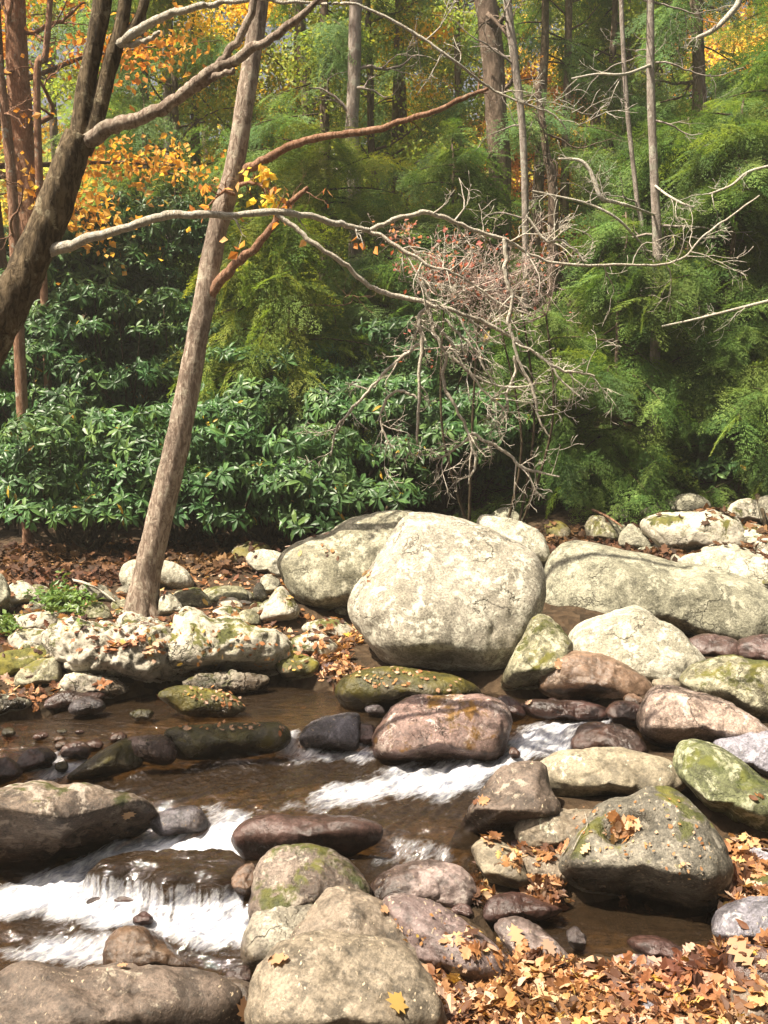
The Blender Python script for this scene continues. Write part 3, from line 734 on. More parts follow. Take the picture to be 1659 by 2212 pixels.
R_('B', [(668,925),(688,830),(720,780),(820,753),(930,757),(1010,780),(1080,820),(1140,862),(1168,912),(1152,972),(1000,980),(850,975),(740,975)], 'brownwet', 'brown damp boulder in front of the round pale boulder', base=968, cut=0.2)
R_('B', [(1160,872),(1200,853),(1250,863),(1285,900),(1230,925),(1172,912)], 'tanrock', 'small tan stone between the brown and right hand boulders', 'river_stone')
R_('B', [(1280,895),(1320,830),(1400,788),(1500,758),(1580,778),(1700,800),(1760,900),(1740,1060),(1600,1080),(1450,980),(1330,940)], 'olive', 'humped olive boulder at right under the dark cavity', base=1075, cut=0.2)
R_('B', [(1103,1045),(1130,970),(1170,920),(1240,908),(1350,928),(1480,958),(1570,1000),(1645,1055),(1668,1115),(1600,1150),(1400,1200),(1200,1180),(1118,1130)], 'pink', 'pinkish brown boulder with dark base beside the cascade top', base=1185, cut=0.1)
R_('S', [(723,1492),(745,1460),(800,1445),(860,1441),(940,1451),(1000,1465),(1045,1492),(1030,1515),(950,1528),(850,1538),(760,1538),(728,1514)], 'darkmoss', 'low flat leaf sprinkled rock in front of the giant boulder', 'rock', thick=.9, cut=0.0)
R_('B', [(50,962),(80,920),(130,913),(192,940),(182,985),(110,1005),(53,1003)], 'mossy', 'small mossy stone tucked by the flat leaf sprinkled rock', 'river_stone')
R_('S', [(802,1592),(818,1560),(848,1528),(890,1508),(940,1500),(1030,1500),(1075,1510),(1097,1532),(1102,1562),(1092,1602),(1060,1644),(960,1654),(870,1650),(810,1638)], 'scored', 'pink scored boulder with orange algae left of the cascade', base=1650, thick=.95)
R_('B', [(490,950),(540,943),(590,978),(612,1025),(560,1050),(505,1030)], 'wet', 'dark wet knob behind the pink scored boulder', 'river_stone')
R_('B', [(588,995),(640,965),(740,962),(860,960),(960,983),(985,1022),(900,1045),(760,1050),(640,1038)], 'wet', 'purple wet slab in the stream above the cascade', 'river_stone', thick=.7)
R_('B', [(958,1012),(1000,968),(1080,966),(1115,1000),(1095,1068),(1030,1070),(978,1045)], 'wet', 'dark wet stone at the cascade head by the pinkish brown boulder', 'river_stone')
R_('D', [(803,135),(840,60),(900,28),(980,28),(1060,48),(1112,90),(1135,155),(1000,168),(850,168)], 'wet', 'shiny black wet rock right of the cascade', base=165)
R_('D', [(545,135),(565,130),(585,150),(585,175),(555,178),(540,158)], 'wet', 'small dark stone poking through the cascade foam', 'river_stone')
R_('D', [(638,300),(658,250),(700,200),(780,163),(900,138),(1000,136),(1130,153),(1230,173),(1275,210),(1300,275),(1200,330),(1080,360),(950,395),(800,410),(720,405),(660,365)], 'tanrock', 'long smooth tan boulder lying across below the cascade', base=400, thick=.8, cut=0.05)
R_('D', [(283,575),(330,470),(380,380),(440,290),(500,228),(600,193),(690,200),(720,300),(760,400),(700,460),(640,520),(570,575),(480,605),(380,610)], 'river', 'sharp edged wedge boulder pointing down to the rapids', base=595, thick=.8, facets=6, cut=0.0)
R_('D', [(563,485),(600,430),(680,405),(800,398),(900,393),(980,400),(990,480),(920,565),(800,598),(700,605),(610,590),(568,535)], 'tanrock', 'smooth oval tan stone left of the flecked dome boulder', base=598)
R_('D', [(758,705),(778,620),(828,538),(880,458),(940,380),(1060,348),(1120,303),(1200,298),(1290,338),(1370,400),(1432,480),(1478,560),(1494,645),(1465,750),(1385,845),(1250,875),(1100,865),(950,845),(825,798)], 'dome', 'large flecked grey dome boulder with orange leaves in its hollow', base=860, thick=.9, facets=5, rough=.8, cut=0.15, dents=((1335,1788,36,.10),(1388,1768,24,.08),(1290,1745,26,.03)))
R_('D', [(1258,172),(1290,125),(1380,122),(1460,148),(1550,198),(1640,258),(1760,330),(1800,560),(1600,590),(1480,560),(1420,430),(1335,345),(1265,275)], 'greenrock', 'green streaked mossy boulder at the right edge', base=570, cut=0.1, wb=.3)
R_('D', [(1428,135),(1520,90),(1600,63),(1740,66),(1780,260),(1650,290),(1540,230)], 'slate', 'dark banded rock at the right edge above the green streaked boulder', base=260)
R_('D', [(590,612),(680,590),(780,600),(800,680),(740,725),(640,710)], 'river', 'low brown stone behind the tan egg stone leaves', 'river_stone')
R_('D', [(378,592),(400,545),(450,523),(510,543),(560,580),(600,640),(642,712),(622,750),(560,762),(500,755),(428,685)], 'tanrock', 'tan egg shaped stone tilted among orange leaves', 'river_stone', base=755)
R_('S', [(790,1932),(830,1886),(880,1866),(940,1860),(990,1870),(1022,1900),(1030,1942),(980,1970),(900,1970),(820,1962)], 'purple', 'purple brown stone beside the tan egg stone', base=1962)
R_('S', [(822,1950),(870,1940),(930,1953),(990,1983),(1050,2020),(1095,2063),(1107,2102),(1080,2135),(1000,2148),(930,2120),(870,2050),(840,1995)], 'purple', 'smooth purple brown boulder sloping down to the leaf pile', base=2135)
R_('D', [(425,875),(450,800),(520,768),(600,768),(700,798),(770,820),(710,862),(560,885),(470,895)], 'wet', 'black wet rock at the edge of the small still pool', 'river_stone')
R_('D', [(473,905),(540,878),(620,888),(700,928),(780,1000),(840,1065),(800,1110),(700,1095),(560,1035),(488,955)], 'purple', 'grey purple stone carrying two tan leaves by the leaf pile', 'river_stone')
R_('D', [(288,835),(330,806),(372,820),(388,858),(340,875),(298,865)], 'wet', 'small dark stone in the leaves below the tan egg', 'river_stone')
R_('D', [(1428,905),(1460,850),(1540,800),(1640,768),(1740,780),(1760,1010),(1640,1040),(1520,1015),(1438,970)], 'slate', 'blue grey rounded boulder at the lower right edge', base=1030)
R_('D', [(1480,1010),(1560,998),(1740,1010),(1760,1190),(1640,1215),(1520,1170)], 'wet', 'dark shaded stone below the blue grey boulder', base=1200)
R_('D', [(995,1062),(1080,1035),(1180,1060),(1285,1110),(1300,1150),(1180,1145),(1060,1120)], 'purple', 'flat grey stone half buried in orange leaves', 'river_stone')
R_('D', [(1050,985),(1160,950),(1260,978),(1340,1020),(1250,1065),(1120,1045)], 'wet', 'low dark stone rising from the still pool edge', 'river_stone')
R_('D', [(1560,592),(1620,570),(1740,580),(1740,650),(1600,660)], 'slate', 'teal grey stone near the right edge beside the dome', 'river_stone')
R_('D', [(1478,632),(1530,613),(1582,640),(1562,685),(1490,675)], 'olive', 'small olive stone right of the dome boulder', 'river_stone')
R_('D', [(1555,725),(1620,690),(1740,700),(1740,790),(1600,775)], 'darkmoss', 'dark mossy stone above the blue grey boulder', 'river_stone')
R_('D', [(1000,1185),(1100,1160),(1185,1230),(1175,1300),(1080,1295),(1010,1250)], 'slate', 'blue grey stone showing through the leaf pile', 'river_stone')
R_('D', [(1458,1185),(1500,1155),(1552,1180),(1545,1235),(1472,1225)], 'slate', 'small blue stone at the right of the leaf pile', 'river_stone')
R_('D', [(788,935),(830,910),(872,950),(862,1005),(810,995)], 'slate', 'small grey stone under the pool surface edge', 'river_stone')
R_('D', [(1500,1210),(1600,1195),(1740,1220),(1760,1350),(1560,1350)], 'river', 'brown stone in the bottom right corner', 'river_stone')
R_('D', [(880,1215),(930,1195),(980,1220),(975,1260),(900,1260)], 'purple', 'little purple stone in the leaf pile', 'river_stone')
R_('S', [(1480,1392),(1510,1372),(1560,1370),(1600,1390),(1595,1425),(1530,1432),(1485,1420)], 'wet', 'dark rock added as shade in the cavity under the whaleback', 'rock')  # dark stone colour stands in for the shadow of the cavity
R_('S', [(1590,1400),(1620,1375),(1680,1372),(1700,1400),(1690,1440),(1620,1440)], 'wet', 'dark rock added as shade at the right edge of the cavity', 'rock')  # also added dark, in place of cavity shadow
R_('A', [(130,470),(200,440),(270,450),(310,500),(300,560),(220,580),(150,550)], 'crumbly', 'rough pale block left of the crumbly ledge above dark shade', 'rock', rough=1.7)
R_('A', [(260,600),(330,560),(430,580),(520,610),(540,660),(440,680),(310,665)], 'crumbly', 'low mossy foot of the ledge at the pool edge', 'rock', rough=1.7, thick=.7)
R_('A', [(560,300),(640,330),(720,360),(740,410),(650,430),(560,400),(500,350)], 'crumbly', 'leaf strewn rough rock hugging the leaning tree foot', 'rock', rough=1.7)
R_('A', [(800,600),(900,560),(1050,570),(1160,590),(1120,640),(1000,655),(860,650)], 'crumbly', 'dark speckled foot of the long outcrop at the waterline', 'rock', rough=1.7, thick=.6)
R_('A', [(200,280),(260,265),(320,285),(330,330),(260,345),(205,320)], 'crumbly', 'small rough rock under the green plants', 'rock', rough=1.7)
# --- left and front
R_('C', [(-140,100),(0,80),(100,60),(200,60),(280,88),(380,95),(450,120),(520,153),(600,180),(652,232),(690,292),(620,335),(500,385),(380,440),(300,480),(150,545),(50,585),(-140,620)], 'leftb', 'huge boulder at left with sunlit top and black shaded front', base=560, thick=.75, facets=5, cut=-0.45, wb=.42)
R_('C', [(640,235),(700,198),(780,183),(860,188),(892,240),(885,292),(780,310),(700,303)], 'slate', 'blue sheened wet stone at the lip of the left cascade', 'river_stone')
R_('C', [(1003,302),(1060,238),(1180,213),(1400,223),(1540,233),(1650,270),(1660,335),(1560,380),(1480,410),(1300,415),(1180,430),(1090,420),(1035,385)], 'wet', 'dark angular wet ledge in the middle of the rapids', base=420, facets=10, thick=.8, cut=-0.1)
R_('C', [(1000,505),(1030,450),(1090,428),(1110,500),(1090,580),(1035,572)], 'brownwet', 'small brown wet stone left of the cream topped boulder', 'river_stone')
R_('C', [(370,575),(420,545),(500,530),(650,532),(850,534),(1000,530),(1040,555),(1030,590),(950,632),(800,642),(700,620),(560,596),(430,590)], 'wet', 'maroon wet rock with water sheeting over it in the left rapids', base=600, thick=.6, dY=.1)
R_('C', [(575,660),(620,635),(660,660),(650,690),(590,690)], 'wet', 'dark stone tip breaking the foam below the maroon rock', 'river_stone')
R_('C', [(455,785),(488,712),(540,688),(620,698),(700,758),(780,838),(858,900),(850,925),(700,925),(560,915),(468,882)], 'brownwet', 'brown wedge stone with pale spots at the foot of the rapids', base=915)
R_('C', [(975,905),(1020,868),(1075,880),(1080,940),(1010,958)], 'purple', 'small dim stone squeezed left of the front boulder', 'river_stone')
R_('S', [(537,1965),(545,1900),(560,1860),(600,1830),(650,1824),(710,1838),(760,1868),(792,1908),(803,1945),(780,1990),(700,2005),(620,2005),(545,2005)], 'rivermoss', 'grey brown boulder with green mossy left side and cream top', base=1995, thick=.95)
R_('S', [(520,2062),(530,2005),(560,1966),(625,1950),(690,1958),(730,2000),(700,2070),(600,2100),(535,2098)], 'whitish', 'pale rough rock in front of the mossy sided boulder', base=2090)
R_('S', [(625,2030),(672,1962),(705,1926),(750,1919),(800,1937),(860,1967),(907,2002),(938,2062),(925,2130),(850,2150),(700,2130),(640,2090)], 'river', 'tan shouldered boulder behind the front speckled boulder', base=2140)
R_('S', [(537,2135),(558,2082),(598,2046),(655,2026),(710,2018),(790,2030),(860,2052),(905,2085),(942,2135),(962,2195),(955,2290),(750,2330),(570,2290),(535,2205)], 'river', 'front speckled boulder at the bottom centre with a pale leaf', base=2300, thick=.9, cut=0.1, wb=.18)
R_('S', [(395,2125),(450,2110),(540,2130),(550,2185),(500,2195),(430,2170)], 'river', 'flat smooth stone squeezed behind the big bottom left boulder', 'river_stone')
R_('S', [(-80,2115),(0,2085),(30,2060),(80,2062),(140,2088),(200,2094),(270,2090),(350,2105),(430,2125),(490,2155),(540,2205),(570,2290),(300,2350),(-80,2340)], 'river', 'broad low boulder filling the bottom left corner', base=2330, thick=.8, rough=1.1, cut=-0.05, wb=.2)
def cobbles(polys, n, label, mats, seed, size):
    rs = np.random.default_rng(seed)
    for k in range(n):
        poly = polys[rs.integers(len(polys))]
        pa = np.array(poly, float); lo, hi = pa.min(0), pa.max(0)
        while True:
            q = rs.uniform(lo, hi)
            if poly_mask(q[:1], q[1:], poly, .5)[0] > .5: break
        w = rs.uniform(*size); h = w * rs.uniform(.5, .8)
        a = np.linspace(0, 2 * PI, 8)[:-1]
        rr = rs.uniform(.82, 1.12, 7)
        pts = [(q[0] + w * .5 * math.cos(t) * f, q[1] - h * .5 * math.sin(t) * f) for t, f in zip(a, rr)]
        rock('S', pts, mats[rs.integers(len(mats))], label, 'river_stone', base=q[1] + h * .3, seed=k + seed * 100)['group'] = label
cobbles([[(0,1250),(260,1240),(300,1330),(200,1440),(0,1500)], [(330,1290),(560,1290),(640,1340),(560,1330),(400,1320)]], 64, 'small lichened cobble among the leaves of the left bank', ['crumbly','granite','olive','darkmoss'], 1, (16, 56))
cobbles([[(0,1560),(330,1590),(330,1660),(0,1660)]], 12, 'small dark cobble in the riffle at left', ['wet','brownwet','darkmoss'], 2, (18, 40))
cobbles([[(1000,2080),(1600,2080),(1659,2212),(980,2212)]], 16, 'small damp stone half buried in the leaf pile', ['purple','slate','wet'], 3, (26, 60))
cobbles([[(1200,1120),(1659,1060),(1659,1200),(1420,1230),(1200,1190)]], 26, 'small rubble stone on the far right bank', ['crumbly','granite','olive','darkmoss'], 4, (20, 50))
cobbles([[(1090,1480),(1500,1480),(1480,1640),(1240,1660),(1240,1590),(1100,1510)],[(1000,1830),(1180,1760),(1250,1840),(1100,1900)]], 16, 'small wet stone filling a gap between boulders', ['wet','brownwet','purple'], 5, (20, 46))
#ENDROCKS
ROCKV = np.concatenate(ROCKV); ROCKF = np.concatenate(ROCKF)
bvh_rock = BVHTree.FromPolygons(ROCKV.tolist(), ROCKF.tolist())
sel = (gV[:, 1] > 2.1) & (gV[:, 1] < 17)
gk = sel[gF].all(1)
bvh_ground = BVHTree.FromPolygons(gV.tolist(), gF[gk].tolist())

def drop(x, y):
    """height and normal of what lies under (x, y); True if a rock"""
    o = Vector((x, y, 6)); d = Vector((0, 0, -1))
    a = bvh_rock.ray_cast(o, d); g = bvh_ground.ray_cast(o, d)
    if a[0] is not None and (g[0] is None or a[0].z > g[0].z):
        return a[0], a[1], True
    if g[0] is None: return None, None, False
    n = g[1] if g[1].z > 0 else -g[1]
    return g[0], n, False
def seen(px, py):
    d = Vector(ray(px, py)).normalized()
    a = bvh_rock.ray_cast(Vector(CAMP), d); g = bvh_ground.ray_cast(Vector(CAMP), d)
    if a[0] is not None and (g[0] is None or a[3] < g[3]): return a[0], a[1], True
    if g[0] is None: return None, None, False
    n = g[1] if g[1].z > 0 else -g[1]
    return g[0], n, False

# ------------------------------------------------------------------ leaves
def lobed(kind, rs):
    """outline of a broad leaf, unit length along +x, fan around the midrib"""
    if kind == 0:    # oak
        k = [(0, 0), (.12, .05), (.2, .22), (.3, .12), (.42, .34), (.52, .16), (.68, .33), (.76, .14), (.9, .16), (1, 0)]
    elif kind == 1:  # maple
        k = [(0, 0), (-.04, .25), (.12, .2), (.14, .52), (.32, .34), (.52, .56), (.56, .26), (.76, .26), (.8, .1), (1, 0)]
    elif kind == 2:  # beech
        k = [(0, 0), (.12, .16), (.3, .26), (.5, .28), (.7, .22), (.88, .1), (1, 0)]
    else:
        k = [(0, 0), (.15, .12), (.35, .2), (.55, .2), (.75, .14), (1, 0)]
    up = np.array(k, float)
    up[1:-1] += rs.normal(0, .02, up[1:-1].shape)
    lo = up[1:-1][::-1] * [1, -1]
    out = np.concatenate([up, lo])
    n = len(up)
    mid = np.array([(x, 0) for x in np.linspace(.15, .85, 3)])
    P = np.concatenate([out, mid])
    # fan: connect each outline segment to the nearest mid vertex
    N = len(out); tris = []
    cen_i = lambda x: N + int(np.argmin(np.abs(mid[:, 0] - x)))
    for i in range(N):
        j = (i + 1) % N
        a, b_ = out[i], out[j]
        ci, cj = cen_i(a[0]), cen_i(b_[0])
        tris.append((i, j, ci))
        if ci != cj: tris.append((j, cj, ci))
    z = -0.35 * np.abs(P[:, 1]) ** 1.2 * rs.uniform(-1.0, 1.6) + rs.uniform(-.45, .45) * (P[:, 0] - .5) ** 2 + rs.normal(0, .018, len(P))
    return np.column_stack([P, z]), np.array(tris)
_ls = np.random.default_rng(3)
LEAVES = [lobed(k % 4 if k < 12 else 0, _ls) for k in range(14)]
def frames(ax, nr):
    ax = ax / np.linalg.norm(ax, axis=1)[:, None]
    y = np.cross(nr, ax); y /= np.maximum(np.linalg.norm(y, axis=1), 1e-6)[:, None]
    z = np.cross(ax, y)
    return ax, y, z
def cards(pos, ax, nr, length, width, tint, T, TF, bend=None):
    """instances of a template (T verts, TF faces) as one array"""
    a, y, z = frames(ax, nr)
    n, k = len(pos), len(T)
    L = np.asarray(length)[:, None, None]; Wd = np.asarray(width)[:, None, None]
    V = pos[:, None] + a[:, None] * (T[None, :, 0:1] * L) + y[:, None] * (T[None, :, 1:2] * Wd) + z[:, None] * (T[None, :, 2:3] * L)
    F = (TF[None] + (np.arange(n) * k)[:, None, None]).reshape(-1, TF.shape[1])
    return V.reshape(-1, 3), F, np.repeat(tint, k)
class Bag:
    def __init__(s): s.V, s.F, s.T, s.o = [], {}, [], 0
    def add(s, V, F, T=None):
        s.V.append(V); s.F.setdefault(F.shape[1], []).append(F + s.o)
        s.T.append(np.zeros(len(V)) if T is None else T); s.o += len(V)
    def build(s, name, mat=None, parent=None, loc=None, smooth=True):
        V = np.concatenate(s.V)
        if loc is not None: V = V - np.asarray(loc)
        me = mesh_np(name, V, [np.concatenate(f) for f in s.F.values()], {'tint': np.concatenate(s.T)}, smooth)
        return link(name, me, mat, parent, loc if parent is None else None)
# simple leaf templates: long rhododendron leaf, little rhombus, needle twig
T_RH = np.array([(0, 0, 0), (.25, .8, .03), (.25, 0, -.02), (.25, -.8, .03), (.65, 1, -.02), (.65, 0, -.06), (.65, -1, -.02), (1, 0, -.2)]); T_RH[:, 1] *= .5
F_RH = np.array([(0, 2, 1), (0, 3, 2), (1, 2, 5), (1, 5, 4), (2, 3, 6), (2, 6, 5), (4, 5, 7), (5, 6, 7)])
T_SM = np.array([(0, 0, 0), (.45, .5, .06), (1, 0, -.1), (.5, -.5, .06)])
F_SM = np.array([(0, 3, 2, 1)])
T_ND = np.array([(0, .35, 0), (.6, .5, 0), (1, 0, -.04), (.6, -.5, 0), (0, -.35, 0)])
F_ND = np.array([(0, 4, 3, 2, 1)])

def rand_unit(n, rs):
    v = rs.normal(size=(n, 3)); return v / np.linalg.norm(v, axis=1)[:, None]
def norm(v): return v / np.maximum(np.linalg.norm(v, axis=-1, keepdims=True), 1e-9)

def whorls(P, N, rs, ll=0.13, nleaf=8):
    """rosettes of long drooping leaves at points P facing N"""
    n = len(P)
    k = rs.integers(6, nleaf + 2, n)
    idx = np.repeat(np.arange(n), k)
    ph = np.concatenate([np.arange(q) / q * 2 * PI + rs.uniform(0, 1) for q in k]) + rs.normal(0, .15, len(idx))
    N = norm(N + 0.25 * rand_unit(n, rs))
    a = norm(np.cross(N, rand_unit(n, rs))); b = np.cross(N, a)
    lift = rs.uniform(-.45, .5, len(idx))
    ax = a[idx] * np.cos(ph)[:, None] + b[idx] * np.sin(ph)[:, None] + N[idx] * lift[:, None]
    ax[:, 2] -= rs.uniform(0.05, .5, len(idx))
    nr = norm(N[idx] + np.array([0, 0, .6]) + .25 * rand_unit(len(idx), rs))
    ln = ll * rs.uniform(.5, 1.2, len(idx)) * rs.uniform(.65, 1.15, n)[idx]
    keep = rs.random(len(idx)) < .85
    idx, ax, nr, ln = idx[keep], ax[keep], nr[keep], ln[keep]
    base = rs.uniform(0, 1, n)[idx] * .6 + rs.uniform(0, .32, len(idx))
    base = np.where(rs.random(len(idx)) < .006, rs.uniform(.95, 1, len(idx)), base)
    return cards(P[idx] + ax * .01, ax, nr, ln, ln * rs.uniform(.26, .36, len(idx)), base, T_RH, F_RH)

def tube(path, radii, sides=8, rs=None, wob=0.0):
    P = np.asarray(path, float); r = np.asarray(radii, float)
    n = len(P)
    t = norm(np.gradient(P, axis=0))
    ref = np.array([0, 1, 0.1]) if abs(t[0, 1]) < .8 else np.array([1, 0, 0])
    ths = np.arange(sides) / sides * 2 * PI
    u = np.cross(t, ref); u = norm(u); v = np.cross(t, u)
    rr = np.repeat(r[:, None], sides, 1)
    V = P[:, None] + rr[..., None] * (u[:, None] * np.cos(ths)[None, :, None] + v[:, None] * np.sin(ths)[None, :, None])
    V = V.reshape(-1, 3)
    if wob > 0:
        d = fbm(V * np.array([14, 14, 3.5]), 4)
        V = V + (V - np.repeat(P, sides, 0)) * (wob * d)[:, None]
    i = np.arange(n - 1)[:, None] * sides; j = np.arange(sides)[None]
    F = np.stack([i + j, i + (j + 1) % sides, i + sides + (j + 1) % sides, i + sides + j], -1).reshape(-1, 4)
    V = np.concatenate([V, P[-1:]])
    tip = np.stack([(n - 1) * sides + np.arange(sides), (n - 1) * sides + (np.arange(sides) + 1) % sides, np.full(sides, n * sides)], 1)
    return V, F, tip
def add_tube(bag, path, radii, sides=8, wob=0.0):
    V, F, tip = tube(path, radii, sides, wob=wob)
    o = bag.o
    bag.add(V, F)
    bag.F.setdefault(3, []).append(tip + o)
def smooth_path(pts, radii, n=6):
    Q = np.column_stack([np.asarray(pts, float), radii])
    Q = catmull(Q, n, closed=False)
    return Q[:, :3], np.maximum(Q[:, 3], .0008)
def grow(bag, start, direction, length, rad, rs, depth=2, kink=.35, droop=0.0, sides=4, child=3, tips=None):
    """crooked twig with side twigs"""
    n = max(4, int(length / .045))
    n = min(n, 14)
    p = np.array(start, float); d = norm(np.array(direction, float))
    pts = [p.copy()]
    for k in range(n):
        d = norm(d + rs.normal(0, kink, 3) * .5 + np.array([0, 0, -droop]))
        p = p + d * length / n
        pts.append(p.copy())
    pts = np.array(pts)
    rr = rad * (1 - .75 * np.linspace(0, 1, len(pts)))
    add_tube(bag, pts, np.maximum(rr, .0016), sides)
    if tips is not None: tips.append(pts[-1])
    if depth > 0:
        for c in range(child):
            k = rs.integers(1, len(pts) - 1)
            dd = norm(pts[k + 1] - pts[k])
            side = norm(np.cross(dd, rand_unit(1, rs)[0]))
            grow(bag, pts[k], dd * .7 + side * rs.uniform(.5, 1), length * rs.uniform(.35, .65), rr[k] * .65, rs, depth - 1, kink, droop, 3, child, tips)
    return pts
def pxpath(L):
    """[(px, py, Y, width_px)] to points and radii"""
    P = np.array([at(a, b, c) for a, b, c, w in L]); R = np.array([.5 * w * c / FPX for a, b, c, w in L])
    return P, R

# ------------------------------------------------------------------ rhododendrons
def rhodo(name, px, top, wpx, Y, label, seed, bot=None, dens=1.0, mat='rhodo', ll=.13):
    rs = np.random.default_rng(seed)
    x = at(px, 900, Y)[0]
    zb = float(ground_z([x], [Y])[0]); zt = at(px, top, Y)[2]
    rx = .5 * wpx * Y / FPX; ry = min(rx, 1.1); H = zt - zb
    root = empty(name, (x, Y, zb))
    tag(root, label, 'shrub', 'rhododendrons on the far bank')
    st = Bag(); fo = Bag()
    # lumps: layered pads of foliage
    nl = int(34 * dens * max(.6, rx * H / 1.4))
    PP, NN = [], []
    for k in range(nl):
        a = rs.uniform(0, 2 * PI); zz = rs.uniform(.22, 1.0)
        rr = math.sqrt(max(0.05, 1 - ((zz - .5) / .62) ** 2)) * rs.uniform(.5, 1.12)
        c = np.array([x + rx * rr * math.cos(a), Y + ry * rr * math.sin(a), zb + H * zz])
        r = rs.uniform(.16, .34)
        m_ = int(26 * (r / .25) ** 2)
        u = rand_unit(m_, rs); u[:, 2] = np.abs(u[:, 2]) * .9 - .15
        PP.append(c + u * r * np.array([1.15, 1.15, .55])); NN.append(norm(u + np.array([0, -.35, .35])))
        s0 = np.array([x + rs.uniform(-.3, .3), Y + rs.uniform(-.2, .2), zb - .1])
        mid = s0 * .5 + c * .5 + rs.normal(0, .12, 3)
        p, r_ = smooth_path([s0, mid, c], [.028, .016, .005], 4)
        if k % 2 == 0: add_tube(st, p, r_, 5)
    P = np.concatenate(PP); N = np.concatenate(NN)
    fo.add(*whorls(P, N, rs, ll))
    loc = (x, Y, zb)
    for bag, nm, mt in ((st, 'stems', M['bark_dark']), (fo, 'foliage', M[mat])):
        V = np.concatenate(bag.V) - np.array(loc)
        me = mesh_np(nm, V, [np.concatenate(f) for f in bag.F.values()], {'tint': np.concatenate(bag.T)}, nm == 'stems')
        link(nm, me, mt, root)
    return root
RH = [
 (330,430,360,15.2,'high rhododendron reaching up behind the leaning trunk'),
 (60,500,360,14.2,'rhododendron behind the orange brown stem at the left edge'),
 (-40,560,420,13.6,'rhododendron cut by the left edge below the leaning dark tree'),
 (180,470,420,14.6,'tallest blue green rhododendron behind the dark forked trunk'),
 (60,760,400,12.9,'drooping rhododendron low at the left edge'),
 (270,640,380,13.4,'rhododendron left of the leaning trunk at mid height'),
 (180,900,380,11.4,'low dense rhododendron above the leafy left bank'),
 (430,880,340,11.4,'rhododendron with a bright lower edge right behind the leaning trunk'),
 (560,760,380,13.3,'dark rhododendron under the yellow hemlock boughs'),
 (610,900,380,11.4,'front rhododendron hanging over dark shade above the cream slab'),
 (780,820,380,13.0,'rhododendron behind the hanging bare twigs'),
 (900,700,340,13.8,'pale leaved rhododendron behind the forked bare branch'),
 (770,960,320,11.4,'low rhododendron above the giant boulder left shoulder'),
 (980,860,300,13.0,'sparse rhododendron right of the hanging twigs'),
 (1620,820,260,13.2,'rhododendron with yellow leaves at the right edge'),
]
for i, (a, t, w, Y, lab) in enumerate(RH):
    rhodo('rhododendron', a, t, w, Y, lab, 100 + i, dens=1.15)

# ------------------------------------------------------------------ hemlocks
def spray_template(rs, L=.62, droop=.25):
    """flat feathery spray along +x built of small needle twigs"""
    pos, ax, ln = [], [], []
    n = 15
    for i in range(n):
        t = (i + .6) / n
        q = np.array([t * L, 0, -droop * (t ** 2) * L])
        for s in (-1, 1):
            a = math.radians(rs.uniform(42, 62)) * s
            l = L * .42 * (1 - t) ** .7 * rs.uniform(.7, 1.1) + .03
            d = np.array([math.cos(a), math.sin(a), -.12 + rs.normal(0, .1)])
            m = max(2, int(l / .022))
            for j in range(m):
                u = (j + .5) / m
                for s2 in (-1, 1):
                    a2 = a + s2 * math.radians(48)
                    pos.append(q + d * l * u + np.array([0, 0, -.1 * u * l]))
                    ax.append([math.cos(a2), math.sin(a2), rs.normal(-.12, .12)])
                    ln.append(.032 * (1 - .4 * u) * rs.uniform(.7, 1.2))
    return np.array(pos), np.array(ax), np.array(ln)
_hs = np.random.default_rng(55)
SPRAYS = [spray_template(_hs) for _ in range(4)]
def place_sprays(bag, P, D, rs, size=1.0, tint=None):
    for i in range(len(P)):
        pos, ax, ln = SPRAYS[rs.integers(4)]
        d = norm(D[i]); z = norm(np.array([0, 0, 1.0]) + .5 * rs.normal(size=3)); y = norm(np.cross(z, d)); z = np.cross(d, y)
        Rm = np.stack([d, y, z], 1)
        s = size * rs.uniform(.75, 1.25)
        k = rs.random(len(pos)) < rs.uniform(.45, .95)
        p = (pos[k] * s) @ Rm.T + P[i]; a = ax[k] @ Rm.T
        nr = np.repeat(z[None], len(p), 0) + .3 * rs.normal(size=(len(p), 3))
        t = (rs.uniform(0, .75) if tint is None else tint) + rs.uniform(0, .25, len(p))
        l = ln[k] * s
        bag.add(*cards(p, a, nr, l * 1.25, l * .42, t, T_ND, F_ND))
def hem_bough(bag, st, base, d, L, rs, size=1.0, rad=.014):
    """one limb with hanging sprays on both sides"""
    n = 9
    d = norm(np.asarray(d, float)); pts = [np.array(base, float)]
    for k in range(n):
        d = norm(d + np.array([0, 0, -.055]) + rs.normal(0, .05, 3))
        pts.append(pts[-1] + d * L / n)
    pts = np.array(pts)
    add_tube(st, pts, rad * (1 - .8 * np.linspace(0, 1, n + 1)) + .002, 4)
    P, D = [], []
    for k in range(2, n + 1):
        t = norm(pts[k] - pts[k - 1]); sd = norm(np.cross(t, [0, 0, 1]))
        for s in (-1, 1):
            if rs.random() < .12: continue
            P.append(pts[k] + rs.normal(0, .03, 3)); D.append(t * rs.uniform(.2, 1) + s * sd * rs.uniform(.3, 1.1) + np.array([0, 0, rs.uniform(-.9, .15)]))
    P.append(pts[-1]); D.append(t + np.array([0, 0, -.25]))
    place_sprays(bag, np.array(P), np.array(D), rs, size)
